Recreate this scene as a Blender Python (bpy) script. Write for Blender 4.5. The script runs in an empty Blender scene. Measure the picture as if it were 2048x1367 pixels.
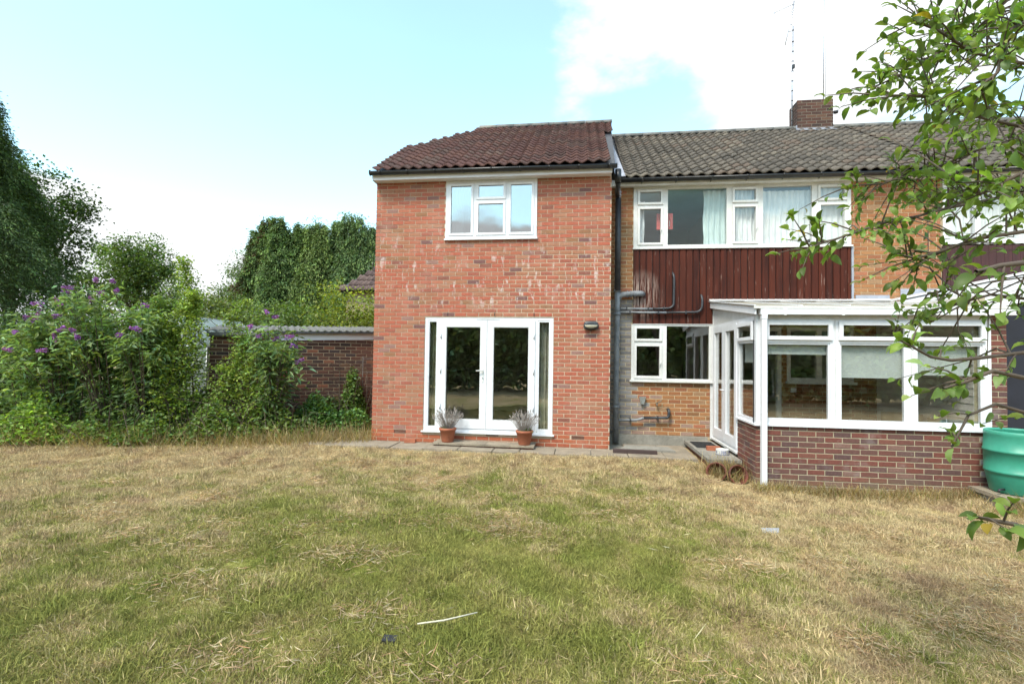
import bpy, math, random
import numpy as np
from mathutils import Matrix, Vector
scene = bpy.context.scene
COL = scene.collection
RNG = random.Random(7)
NR = np.random.default_rng(11)
R = math.radians

# ------------------------------------------------------------------ camera
def camera_axes(yaw, pitch, roll):
    def d(u, w):
        c, s = math.cos(roll), math.sin(roll); u, w = c*u+s*w, -s*u+c*w
        x, y, z = u, 1.0, -w
        c, s = math.cos(pitch), math.sin(pitch); y, z = c*y-s*z, s*y+c*z
        c, s = math.cos(yaw), math.sin(yaw); x, y = c*x+s*y, -s*x+c*y
        return Vector((x, y, z))
    f = d(0, 0)
    return d(1, 0)-f, f-d(0, 1), -f
cam_data = bpy.data.cameras.new('camera')
cam = bpy.data.objects.new('camera', cam_data); COL.objects.link(cam)
CAM = Vector((3.826, -8.990, 1.602))
ax, ay, az = camera_axes(-.1322, .0286, .0145)
cam.matrix_world = Matrix(((ax.x, ay.x, az.x, CAM.x), (ax.y, ay.y, az.y, CAM.y), (ax.z, ay.z, az.z, CAM.z), (0, 0, 0, 1)))
cam_data.sensor_width = 36; cam_data.lens = 17.578
cam_data.clip_start = .05; cam_data.clip_end = 2000
scene.camera = cam

# ------------------------------------------------------------------ world, sun, exposure
SUN_EL, SUN_AZ = R(53), R(208)          # azimuth measured from +Y towards +X: behind the viewer, a little to the left
world = bpy.data.worlds.new('World'); scene.world = world; world.use_nodes = True
wn, wl = world.node_tree.nodes, world.node_tree.links
wn.clear()
def W(t, **k):
    n = wn.new(t)
    for a, b in k.items(): setattr(n, a, b)
    return n
sky = W('ShaderNodeTexSky', sky_type='NISHITA', sun_disc=False, sun_elevation=SUN_EL, sun_rotation=SUN_AZ)
sky.air_density = 1.0; sky.dust_density = .7; sky.ozone_density = .35
tc = W('ShaderNodeTexCoord')
def wmath(op, a, b=None, c=None):
    n = W('ShaderNodeMath', operation=op)
    for i, v in enumerate((a, b, c)):
        if v is None: continue
        if isinstance(v, (int, float)): n.inputs[i].default_value = v
        else: wl.new(v, n.inputs[i])
    return n.outputs[0]
def lobe(azd, eld, lo, hi):                       # smooth patch of sky round one direction
    a, e = R(azd), R(eld)
    n = W('ShaderNodeVectorMath', operation='DOT_PRODUCT'); wl.new(tc.outputs['Generated'], n.inputs[0])
    n.inputs[1].default_value = (math.sin(a)*math.cos(e), math.cos(a)*math.cos(e), math.sin(e))
    m = W('ShaderNodeMapRange', interpolation_type='SMOOTHSTEP')
    wl.new(n.outputs['Value'], m.inputs[0]); m.inputs[1].default_value = math.cos(R(lo)); m.inputs[2].default_value = math.cos(R(hi))
    return m.outputs[0]
mp = W('ShaderNodeMapping'); mp.inputs['Scale'].default_value = (1, 1, 1.9); wl.new(tc.outputs['Generated'], mp.inputs[0])
nz = W('ShaderNodeTexNoise'); nz.inputs['Scale'].default_value = 2.6; nz.inputs['Detail'].default_value = 7; nz.inputs['Roughness'].default_value = .56
wl.new(mp.outputs[0], nz.inputs['Vector'])
sep = W('ShaderNodeSeparateXYZ'); wl.new(tc.outputs['Generated'], sep.inputs[0])
bank = W('ShaderNodeMapRange', interpolation_type='SMOOTHSTEP'); wl.new(sep.outputs[2], bank.inputs[0])
bank.inputs[1].default_value = .275; bank.inputs[2].default_value = .225
v = wmath('MULTIPLY_ADD', bank.outputs[0], .30, nz.outputs['Fac'])
v = wmath('MULTIPLY_ADD', lobe(14, 44, 28, 12), .17, v)
v = wmath('MULTIPLY_ADD', lobe(8, 24, 9, 2), -.20, v)
v = wmath('MULTIPLY_ADD', lobe(34, 21, 24, 8), .17, v)
v = wmath('MULTIPLY_ADD', lobe(-28, 31, 30, 12), -.24, v)
v = wmath('MULTIPLY_ADD', lobe(183, 24, 10, 4), -.45, v)
ramp = W('ShaderNodeMapRange', interpolation_type='SMOOTHSTEP'); wl.new(v, ramp.inputs[0]); ramp.inputs[1].default_value = .50; ramp.inputs[2].default_value = .66; ramp.inputs[3].default_value = .10
shade = W('ShaderNodeMapRange'); wl.new(nz.outputs['Fac'], shade.inputs[0]); shade.inputs[1].default_value = .3; shade.inputs[2].default_value = .75; shade.inputs[3].default_value = .82; shade.inputs[4].default_value = 1.08
cl = W('ShaderNodeMix', data_type='RGBA', blend_type='MULTIPLY'); cl.inputs[0].default_value = 1
cl.inputs[6].default_value = (2.75, 2.85, 2.88, 1); wl.new(shade.outputs[0], cl.inputs[7])
mx = W('ShaderNodeMix', data_type='RGBA'); wl.new(ramp.outputs[0], mx.inputs[0]); tn = W('ShaderNodeMix', data_type='RGBA', blend_type='MULTIPLY'); tn.inputs[0].default_value = 1; tn.inputs[7].default_value = (1.04, 1.21, 1.0, 1); wl.new(sky.outputs[0], tn.inputs[6]); wl.new(tn.outputs[2], mx.inputs[6]); wl.new(cl.outputs[2], mx.inputs[7])
bg = W('ShaderNodeBackground'); bg.inputs[1].default_value = .15; wl.new(mx.outputs[2], bg.inputs[0])
wo = W('ShaderNodeOutputWorld'); wl.new(bg.outputs[0], wo.inputs[0])
sd = bpy.data.lights.new('sun', 'SUN'); sd.energy = 1.45; sd.angle = R(16); sd.color = (1, .93, .84)
sun = bpy.data.objects.new('sun', sd); COL.objects.link(sun)
sdir = Vector((math.sin(SUN_AZ)*math.cos(SUN_EL), math.cos(SUN_AZ)*math.cos(SUN_EL), math.sin(SUN_EL)))
sun.rotation_euler = sdir.to_track_quat('Z', 'Y').to_euler(); sun.location = (0, -20, 30)
scene.view_settings.view_transform = 'Standard'; scene.view_settings.look = 'None'
scene.view_settings.exposure = 1.62; scene.view_settings.gamma = 1
scene.view_settings.use_curve_mapping = False
cy = scene.cycles
cy.max_bounces = 5; cy.diffuse_bounces = 2; cy.glossy_bounces = 2; cy.transmission_bounces = 4; cy.transparent_max_bounces = 14
cy.caustics_reflective = False; cy.caustics_refractive = False; cy.use_adaptive_sampling = True; cy.adaptive_threshold = .02

# ------------------------------------------------------------------ materials
MATS = {}
def new_mat(name):
    m = bpy.data.materials.new(name); m.use_nodes = True; MATS[name] = m
    nt = m.node_tree; nt.nodes.clear()
    return m, nt.nodes, nt.links
class NT:
    def __init__(s, nodes, links): s.n, s.l = nodes, links
    def node(s, t, ins=None, **k):
        n = s.n.new(t)
        for a, b in k.items(): setattr(n, a, b)
        for i, val in (ins or {}).items():
            if isinstance(val, bpy.types.NodeSocket): s.l.new(val, n.inputs[i])
            else: n.inputs[i].default_value = val
        return n
    def noise(s, scale, vec=None, detail=4, rough=.55, dist=0):
        return s.node('ShaderNodeTexNoise', {'Scale': scale, 'Detail': detail, 'Roughness': rough, 'Distortion': dist, **({'Vector': vec} if vec else {})}).outputs['Fac']
    def rng(s, val, a, b, c=0, d=1):
        return s.node('ShaderNodeMapRange', {0: val, 1: a, 2: b, 3: c, 4: d}).outputs[0]
    def mix(s, f, a, b, bt='MIX'):
        return s.node('ShaderNodeMix', {0: f, 6: a, 7: b}, data_type='RGBA', blend_type=bt).outputs[2]
    def pos(s, scale=None):
        p = s.node('ShaderNodeNewGeometry').outputs['Position']
        if scale: p = s.node('ShaderNodeVectorMath', {0: p, 1: scale}, operation='MULTIPLY').outputs[0]
        return p
    def math(s, op, a, b=0.0): return s.node('ShaderNodeMath', {0: a, 1: b}, operation=op).outputs[0]
    def bump(s, h, strength=.3, dist=.01): return s.node('ShaderNodeBump', {'Height': h, 'Strength': strength, 'Distance': dist}).outputs[0]
    def out(s, sh): s.node('ShaderNodeOutputMaterial', {0: sh})
    def bsdf(s, col, rough=.6, normal=None, **k):
        ins = {'Base Color': col, 'Roughness': rough}
        if normal: ins['Normal'] = normal
        ins.update({a.replace('_', ' '): b for a, b in k.items()})
        return s.node('ShaderNodeBsdfPrincipled', ins).outputs[0]
def c4(c): return (c[0], c[1], c[2], 1)
def M(name, col, col2=None, rough=.6, scale=8, bump=0, bdist=.004, lo=.35, hi=.7, stretch=None, spec=.5, metal=0, fine=0):
    """plain procedural surface: two tones broken up by noise, optional relief"""
    m, n, l = new_mat(name); t = NT(n, l)
    p = t.pos(stretch)
    f = t.rng(t.noise(scale, p, 6, .62), lo, hi)
    col = t.mix(f, c4(col), c4(col2 or [x*.8 for x in col]))
    if fine: col = t.mix(t.rng(t.noise(scale*9, p, 3), .4, .7), col, t.mix(1, col, (1-fine, 1-fine, 1-fine, 1), 'MULTIPLY'))
    nm = t.bump(t.noise(scale*6, p, 5), bump, bdist) if bump else None
    t.out(t.bsdf(col, rough, nm, Specular_IOR_Level=spec, Metallic=metal))
    return m
def M_attr(name, rough=.8, bump=.4, var=.3, scale=40, extra=None):
    """colour of each piece comes from its mesh attribute; grain and stains on top"""
    m, n, l = new_mat(name); t = NT(n, l)
    a = t.node('ShaderNodeAttribute', attribute_name='Col').outputs['Color']
    p = t.pos()
    g = t.rng(t.noise(scale, p, 5, .65), .25, .8, 1-var, 1+var*.6)
    col = t.mix(1, a, t.node('ShaderNodeCombineColor', {0: g, 1: g, 2: g}).outputs[0], 'MULTIPLY')
    if extra: col = extra(t, col, p)
    nm = t.bump(t.noise(scale*3, p, 5, .7), bump, .004)
    t.out(t.bsdf(col, rough, nm, Specular_IOR_Level=.25))
    return m
def lime_stains(t, col, p):                        # lime bloom on the extension brickwork, runs with shapes of their own
    st = t.noise(9, t.pos((1.2, 1, .42)), 3, .6, .4)
    zone = t.noise(.9, p, 2)
    z = t.node('ShaderNodeSeparateXYZ', {0: p}).outputs[2]
    band = t.math('MULTIPLY', t.rng(z, 2.35, 2.6), t.rng(z, 4.1, 3.5))
    f = t.math('MULTIPLY', t.math('MULTIPLY', t.rng(st, .57, .66), t.rng(zone, .40, .54)), band)
    col = t.mix(t.math('MULTIPLY', f, .62), col, (.66, .58, .55, 1))
    run = t.math('MULTIPLY', t.rng(t.noise(5, t.pos((1.6, 1, .12)), 5, .65), .50, .72), .30)
    col = t.mix(run, col, t.mix(1, col, (.50, .42, .40, 1), 'MULTIPLY'))
    haze = t.math('MULTIPLY', t.rng(t.noise(2.2, p, 4), .5, .75), .28)
    return t.mix(haze, col, (.47, .31, .25, 1))
def damp_stains(t, col, p):
    z = t.node('ShaderNodeSeparateXYZ', {0: p}).outputs[2]
    f = t.math('MULTIPLY', t.rng(t.math('ADD', z, t.math('MULTIPLY', t.noise(3, p, 4), .35)), .22, -.02), .65)
    col = t.mix(f, col, (.20, .165, .10, 1))
    return t.mix(t.math('MULTIPLY', t.rng(t.noise(6, p, 5), .58, .75), .35), col, (.36, .31, .29, 1))
M_attr('ext_brick', extra=lime_stains)
M_attr('house_brick'); M_attr('cons_brick', extra=damp_stains); M_attr('dark_brick'); M_attr('tile', rough=.85, bump=.6, var=.35, scale=26)
def lichen(t, col, p):
    return t.mix(t.math('MULTIPLY', t.rng(t.noise(16, p, 5, .7), .60, .68), .65), col, (.34, .32, .26, 1))
M_attr('old_tile', rough=.92, bump=.7, var=.38, scale=24, extra=lichen)
M('ext_mortar', (.56, .45, .33), (.45, .35, .25), .95, 20, .4)
M('house_mortar', (.58, .46, .30), (.44, .33, .20), .95, 20, .4)
M('cons_mortar', (.46, .40, .28), (.32, .27, .18), .95, 20, .4)
M('dark_mortar', (.42, .33, .22), (.32, .24, .15), .95, 20, .4)
M('sooty_mortar', (.16, .13, .10), (.10, .08, .06), .95, 20, .4)
M('upvc', (.80, .81, .84), (.70, .71, .73), .34, 2.6, spec=.45, fine=.06)
M('old_upvc', (.68, .68, .68), (.55, .55, .52), .45, 3, fine=.1)
M('white_paint', (.78, .78, .76), (.66, .65, .61), .5, 5, .15, fine=.12)
M('fascia_white', (.80, .80, .84), (.74, .74, .77), .4, 3)
M('black_plastic', (.012, .013, .015), (.02, .022, .025), .35, 6)
M('grey_pipe', (.17, .18, .195), (.27, .28, .29), .6, 7, .2, lo=.4, hi=.6, fine=.25)
M('black_pipe', (.022, .023, .027), (.05, .052, .058), .45, 9)
M('concrete', (.31, .29, .25), (.20, .185, .155), .92, 3, .5, .006, fine=.2)
M('slab', (.34, .28, .205), (.21, .175, .13), .93, 4, .5, .006, fine=.25)
M('cement_wall', (.33, .30, .285), (.24, .205, .19), .95, 5, .5, stretch=(1, 1, .5), fine=.2)
M('lead', (.36, .38, .44), (.25, .26, .30), .55, 6, .3)
M('terracotta', (.40, .135, .07), (.33, .10, .05), .75, 7, .2, fine=.15)
M('old_terracotta', (.20, .06, .035), (.10, .035, .025), .85, 7, .3, fine=.2)
M('soil', (.045, .03, .02), (.02, .014, .01), 1, 30, .8)
M('curtain', (.40, .38, .30), (.30, .29, .22), .9, 5)
M('curtain_olive', (.33, .31, .20), (.24, .22, .13), .9, 5)
M('net', (.78, .80, .80), (.66, .69, .69), .9, 6)
M('blind', (.60, .64, .60), (.54, .58, .54), .85, 2.2, fine=.08)
M('room', (.46, .43, .37), (.40, .37, .31), .9, 2)
M('room_teal', (.40, .62, .60), (.34, .54, .52), .9, 2)
M('carpet', (.22, .19, .15), (.17, .15, .12), 1, 20)
M('rubber', (.012, .012, .013), (.05, .05, .05), .8, 30, .6)
M('butt_green', (.050, .31, .21), (.040, .25, .17), .42, 2.5, spec=.4, fine=.06)
M('alu', (.42, .44, .43), (.30, .31, .30), .45, 6, metal=.5)
M('galv', (.50, .52, .58), (.36, .37, .42), .4, 9, metal=.6)
M('asbestos', (.19, .185, .17), (.10, .10, .095), .95, 7, .4, fine=.2)
M('bark', (.10, .075, .055), (.05, .038, .03), .95, 14, .6, .01, stretch=(1, 1, .3))
M('twig', (.11, .08, .055), (.07, .05, .035), .8, 20)
M('dead_twig', (.36, .32, .29), (.26, .22, .19), .9, 20)
M('ceramic', (.72, .72, .70), (.66, .66, .62), .2, 5)
M('blue_print', (.03, .04, .22), (.05, .06, .30), .3, 20)
M('red_card', (.60, .09, .08), (.54, .08, .07), .6, 5)
M('card', (.33, .25, .16), (.27, .20, .12), .8, 5)
M('tap_brass', (.30, .27, .22), (.18, .16, .13), .45, 20, metal=.7)
M('lamp_lens', (.55, .52, .40), (.46, .42, .30), .35, 8)
M('white_boards', (.62, .58, .53), (.52, .48, .43), .7, 4, fine=.1)
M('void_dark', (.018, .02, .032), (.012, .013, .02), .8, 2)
M('brown_boards', (.06, .018, .018), (.035, .012, .012), .7, 6, stretch=(6, 6, .4))
M('plank_wood', (.075, .045, .04), (.045, .03, .028), .85, 8, .4, stretch=(.5, 4, 4))
M('straw', (.44, .36, .21), (.34, .26, .13), .85, 40)
M('stick', (.62, .58, .46), (.50, .45, .33), .7, 30)
M('stone_grey', (.34, .34, .36), (.25, .25, .26), .9, 12, .3)

# stained red-brown cladding with bleached runs near the waste pipe
m, n, l = new_mat('cladding'); t = NT(n, l)
p = t.pos((5, 5, .45)); oi = t.node('ShaderNodeObjectInfo').outputs['Random']
f = t.rng(t.noise(3.4, p, 6, .7), .36, .64)
col = t.mix(f, (.078, .0185, .0105, 1), (.026, .009, .007, 1))
col = t.mix(t.rng(oi, 0, 1, 0, .45), col, (.11, .028, .015, 1))
wz = t.node('ShaderNodeSeparateXYZ', {0: t.pos()}).outputs
dist = t.node('ShaderNodeVectorMath', {0: t.pos((1, 0, .8)), 1: (5.02, 0, 2.78*.8)}, operation='DISTANCE').outputs['Value']
blch = t.math('MULTIPLY', t.rng(t.noise(5, p, 5, .7), .43, .55), t.rng(dist, .42, .16))
blch2 = t.math('MULTIPLY', t.rng(t.noise(7, p, 4, .7), .63, .71), .75)
col = t.mix(t.math('MAXIMUM', blch, blch2), col, (.33, .24, .20, 1))
t.out(t.bsdf(col, .55, t.bump(t.noise(14, p, 4), .3, .003), Specular_IOR_Level=.15))

# glazing: clear sheet seen through, mirror-like at its surface
def M_glass(name, base=.09, tint=(.93, .96, .95), rough=.0, ribs=0):
    m, n, l = new_mat(name); t = NT(n, l)
    bf = t.node('ShaderNodeNewGeometry').outputs['Backfacing']
    fr = t.node('ShaderNodeFresnel', {'IOR': t.rng(bf, 0, 1, 1.5, 1/1.5)}).outputs[0]
    f = t.math('ADD', t.math('MULTIPLY', fr, .9), base)
    nm = None
    if ribs:
        w = t.node('ShaderNodeTexWave', {'Vector': t.pos(), 'Scale': ribs, 'Distortion': 0}, bands_direction='X').outputs['Fac']
        nm = t.bump(w, .9, .006)
    else:
        nm = t.bump(t.noise(1.3, t.pos(), 2), .12, .02)
    gl = t.node('ShaderNodeBsdfGlossy', {'Roughness': rough, 'Color': (1, 1, 1, 1), 'Normal': nm})
    tr = t.node('ShaderNodeBsdfTransparent', {0: c4(tint)})
    t.out(t.node('ShaderNodeMixShader', {0: f, 1: tr.outputs[0], 2: gl.outputs[0]}).outputs[0])
M_glass('glass', .09, (.98, .99, .985)); M_glass('glass_sky', .27, (.50, .54, .56)); M_glass('glass_main', .012, (.98, .99, .985))
M_glass('glass_reeded', .03, (.93, .98, .97), .12, 26)
m, n, l = new_mat('glass_green'); t = NT(n, l)
df = t.bsdf(t.mix(t.rng(t.noise(3, t.pos(), 4), .35, .7), (.40, .46, .43, 1), (.24, .29, .26, 1)), .3)
t.out(t.node('ShaderNodeMixShader', {0: .55, 1: t.node('ShaderNodeBsdfTransparent').outputs[0], 2: df}).outputs[0])
m, n, l = new_mat('roof_sheet'); t = NT(n, l)
col = t.mix(t.rng(t.noise(9, t.pos(), 5, .7), .62, .70), (.62, .58, .48, 1), (.05, .04, .03, 1))
mixs = t.node('ShaderNodeMixShader', {0: .45, 1: t.bsdf(col, .4), 2: t.node('ShaderNodeBsdfTranslucent', {0: (.7, .65, .55, 1)}).outputs[0]})
t.out(mixs.outputs[0])

def M_leaf(name, transl=.3, rough=.5, var=.25):
    m, n, l = new_mat(name); t = NT(n, l)
    a = t.node('ShaderNodeAttribute', attribute_name='Col').outputs['Color']
    g = t.rng(t.noise(3, t.pos(), 3), .3, .7, 1-var, 1+var)
    col = t.mix(1, a, t.node('ShaderNodeCombineColor', {0: g, 1: g, 2: g}).outputs[0], 'MULTIPLY')
    d = t.bsdf(col, rough, Specular_IOR_Level=.35)
    tr = t.node('ShaderNodeBsdfTranslucent', {0: t.mix(1, col, (1.5, 1.6, .6, 1), 'MULTIPLY')}).outputs[0]
    t.out(t.node('ShaderNodeMixShader', {0: transl, 1: d, 2: tr}).outputs[0])
M_leaf('leaf', .38); M_leaf('needle', .15, .6); M_leaf('flower', .25, .7)

# lawn colour: one node group used by the soil sheet and every blade, driven by the place on the ground
lg = bpy.data.node_groups.new('lawn_colour', 'ShaderNodeTree')
lg.interface.new_socket('Mixer', in_out='INPUT', socket_type='NodeSocketFloat')
lg.interface.new_socket('Color', in_out='OUTPUT', socket_type='NodeSocketColor')
t = NT(lg.nodes, lg.links)
gi = t.node('NodeGroupInput'); go = t.node('NodeGroupOutput')
p = t.pos((1, 1, 0))
big = t.noise(.55, p, 4, .6, .3); mid = t.noise(2.1, p, 4, .6, .3)
xy = t.node('ShaderNodeSeparateXYZ', {0: p}).outputs
d1 = t.node('ShaderNodeVectorMath', {0: p, 1: (2.4, -5.4, 0)}, operation='DISTANCE').outputs['Value']
g1 = t.rng(d1, 5.2, .6, 0, .20)                     # the part of the lawn that kept its green
edge = t.rng(xy[1], -2.6, -1.2, 0, .12)
right = t.rng(xy[0], 4.2, 6.2, 0, .07)
gv = t.math('ADD', t.math('MULTIPLY', big, .55), t.math('MULTIPLY', mid, .45))
gv = t.math('SUBTRACT', t.math('SUBTRACT', t.math('ADD', gv, g1), edge), right)
gv = t.math('ADD', gv, t.math('MULTIPLY', t.math('SUBTRACT', gi.outputs[0], .5), .30))
gv = t.math('ADD', gv, t.math('MULTIPLY', t.math('SUBTRACT', t.noise(6.5, p, 3, .6), .5), .28))
green = t.rng(gv, .50, .61)
straw = t.mix(t.rng(t.noise(3.3, p, 3), .4, .65), (.61, .485, .27, 1), (.53, .385, .215, 1))
straw = t.mix(t.rng(t.noise(1.7, p, 3), .56, .66), straw, (.47, .335, .20, 1))
grn = t.mix(t.rng(mid, .35, .65), (.375, .345, .108, 1), (.245, .26, .062, 1))
tone = t.rng(t.noise(4.2, p, 5, .7, .4), .34, .66, .76, 1.22)
lg.links.new(t.mix(1, t.mix(green, straw, grn), t.node('ShaderNodeCombineColor', {0: tone, 1: tone, 2: tone}).outputs[0], 'MULTIPLY'), go.inputs[0])
m, n, l = new_mat('lawn_soil'); t = NT(n, l)
gnode = t.node('ShaderNodeGroup'); gnode.node_tree = lg; gnode.inputs[0].default_value = .45
dk = t.mix(1, gnode.outputs[0], (.45, .42, .40, 1), 'MULTIPLY')
col = t.mix(t.rng(t.noise(35, t.pos(), 5, .7), .35, .65), dk, gnode.outputs[0])
t.out(t.bsdf(col, 1, t.bump(t.noise(50, t.pos(), 4), .8, .02), Specular_IOR_Level=.1))
m, n, l = new_mat('grass_blade'); t = NT(n, l)
gnode = t.node('ShaderNodeGroup'); gnode.node_tree = lg
bl = t.node('ShaderNodeAttribute', attribute_name='Col').outputs['Color']
b3 = t.node('ShaderNodeSeparateColor', {0: bl}).outputs
oi = t.node('ShaderNodeObjectInfo').outputs['Random']
l.new(t.math('ADD', t.math('MULTIPLY', b3[0], .75), t.math('MULTIPLY', oi, .25)), gnode.inputs[0])
g = t.rng(b3[1], 0, 1, .55, 1.4)
col = t.mix(1, gnode.outputs[0], t.node('ShaderNodeCombineColor', {0: g, 1: g, 2: g}).outputs[0], 'MULTIPLY')
d = t.bsdf(col, .75, Specular_IOR_Level=.2)
tr = t.node('ShaderNodeBsdfTranslucent', {0: col}).outputs[0]
t.out(t.node('ShaderNodeMixShader', {0: .22, 1: d, 2: tr}).outputs[0])

# ------------------------------------------------------------------ mesh helpers
class MB:
    """collects boxes, tubes, lathes and sheets into one mesh"""
    def __init__(s): s.v, s.f, s.sm = [], [], []
    def add(s, vs, fs, smooth=False):
        b = len(s.v); s.v += [tuple(q) for q in vs]; s.f += [tuple(i+b for i in f) for f in fs]; s.sm += [smooth]*len(fs); return s
    def box(s, x0, x1, y0, y1, z0, z1):
        vs = [(x, y, z) for x in (x0, x1) for y in (y0, y1) for z in (z0, z1)]
        return s.add(vs, [(0, 1, 3, 2), (4, 6, 7, 5), (0, 4, 5, 1), (2, 3, 7, 6), (0, 2, 6, 4), (1, 5, 7, 3)])
    def prism(s, poly, d):
        """extrude polygon (list of 3D points) by vector d"""
        k = len(poly); a = [Vector(q) for q in poly]; b = [q+Vector(d) for q in a]
        return s.add(a+b, [tuple(range(k))[::-1], tuple(range(k, 2*k))]+[(i, (i+1) % k, k+(i+1) % k, k+i) for i in range(k)])
    def tube(s, pts, rad, n=8, cap=True):
        pts = [Vector(q) for q in pts]; k = len(pts)
        rads = rad if isinstance(rad, (list, tuple)) else [rad]*k
        vs, fs = [], []
        prev = None
        for i, q in enumerate(pts):
            d = (pts[min(i+1, k-1)]-pts[max(i-1, 0)])
            d = d.normalized() if d.length > 1e-9 else Vector((0, 0, 1))
            if prev is None:
                e = d.orthogonal().normalized()
            else:
                e = (prev-d*prev.dot(d)); e = e.normalized() if e.length > 1e-6 else d.orthogonal().normalized()
            prev = e; g = d.cross(e)
            for j in range(n):
                a = 2*math.pi*j/n; vs.append(q+(e*math.cos(a)+g*math.sin(a))*rads[i])
        for i in range(k-1):
            for j in range(n): fs.append((i*n+j, i*n+(j+1) % n, (i+1)*n+(j+1) % n, (i+1)*n+j))
        s.add(vs, fs, True)
        if cap:
            b = len(s.v)-len(vs)
            s.f += [tuple(b+j for j in range(n))[::-1], tuple(b+(k-1)*n+j for j in range(n))]; s.sm += [False]*2
        return s
    def lathe(s, prof, c=(0, 0, 0), n=28):
        vs = [(c[0]+r*math.cos(2*math.pi*j/n), c[1]+r*math.sin(2*math.pi*j/n), c[2]+z) for r, z in prof for j in range(n)]
        fs = [(i*n+j, i*n+(j+1) % n, (i+1)*n+(j+1) % n, (i+1)*n+j) for i in range(len(prof)-1) for j in range(n)]
        return s.add(vs, fs, True)
    def frame(s, x0, x1, z0, z1, w, y0, y1, wb=None, wt=None):
        wb, wt = wb or w, wt or w
        s.box(x0, x0+w, y0, y1, z0, z1); s.box(x1-w, x1, y0, y1, z0, z1)
        s.box(x0+w, x1-w, y0, y1, z0, z0+wb); return s.box(x0+w, x1-w, y0, y1, z1-wt, z1)
    def mesh(s, name, mat, col=None):
        me = bpy.data.meshes.new(name); me.from_pydata(s.v, [], s.f)
        me.polygons.foreach_set('use_smooth', s.sm)
        if isinstance(mat, str): mat = MATS[mat]
        me.materials.append(mat)
        if col is not None: set_col(me, col)
        me.update(); return me
    def build(s, name, mat, parent=None, col=None):
        return link(name, s.mesh(name, mat, col), parent)
def set_col(me, col):
    a = me.color_attributes.new('Col', 'FLOAT_COLOR', 'POINT')
    arr = np.ones((len(me.vertices), 4), dtype=np.float32); arr[:, :3] = np.asarray(col, dtype=np.float32)
    a.data.foreach_set('color', arr.ravel())
def link(name, data, parent=None):
    o = bpy.data.objects.new(name, data); COL.objects.link(o)
    if parent: o.parent = parent
    return o
def tag(o, label, cat=None, group=None, kind=None):
    if label: o['label'] = label
    if cat: o['category'] = cat
    if group: o['group'] = group
    if kind: o['kind'] = kind
    return o
def thing(name, label, cat, group=None, loc=(0, 0, 0)):
    o = bpy.data.objects.new(name, None); COL.objects.link(o); o.location = loc; o.empty_display_size = .1
    return tag(o, label, cat, group)
def np_mesh(name, V, F, mat, col=None, smooth=False):
    me = bpy.data.meshes.new(name); V = np.asarray(V, np.float32); F = np.asarray(F, np.int32)
    me.vertices.add(len(V)); me.vertices.foreach_set('co', V.ravel())
    k = F.shape[1]; me.loops.add(F.size); me.loops.foreach_set('vertex_index', F.ravel())
    me.polygons.add(len(F)); me.polygons.foreach_set('loop_start', np.arange(0, F.size, k, dtype=np.int32))
    me.update(calc_edges=True); me.materials.append(MATS[mat])
    if smooth: me.polygons.foreach_set('use_smooth', np.ones(len(F), bool))
    if col is not None: set_col(me, col)
    me.update(); return me

# brickwork ---------------------------------------------------------
def pick(pal, rng):
    w = rng.random()*sum(q[0] for q in pal)
    for i, q in enumerate(pal):
        w -= q[0]
        if w <= 0: return i
    return len(pal)-1
def bricks(rng, L, z0, z1, openings, palfn, course=.075, unit=.225, start=0.0, joint=.0125):
    """stretcher bond laid out on a wall face: list of (u0,u1,v0,v1,palette index)"""
    res = []; k = 0; z = z0
    while z < z1-.03:
        zt = min(z+course-joint, z1); u = -(unit/2 if k % 2 else 0)+start-unit
        while u < L:
            segs = [(max(u, 0), min(u+unit-joint, L))]
            for (a, b, c, d) in openings:
                if zt > c+.012 and z < d-.012:
                    ns = []
                    for (p0, p1) in segs:
                        if p1 <= a or p0 >= b: ns.append((p0, p1)); continue
                        if p0 < a: ns.append((p0, a-.004))
                        if p1 > b: ns.append((b+.004, p1))
                    segs = ns
            for (p0, p1) in segs:
                if p1-p0 > .03: res.append((p0, p1, z, zt, palfn(p0, z, rng)))
            u += unit
        z += course; k += 1
    return res
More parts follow.
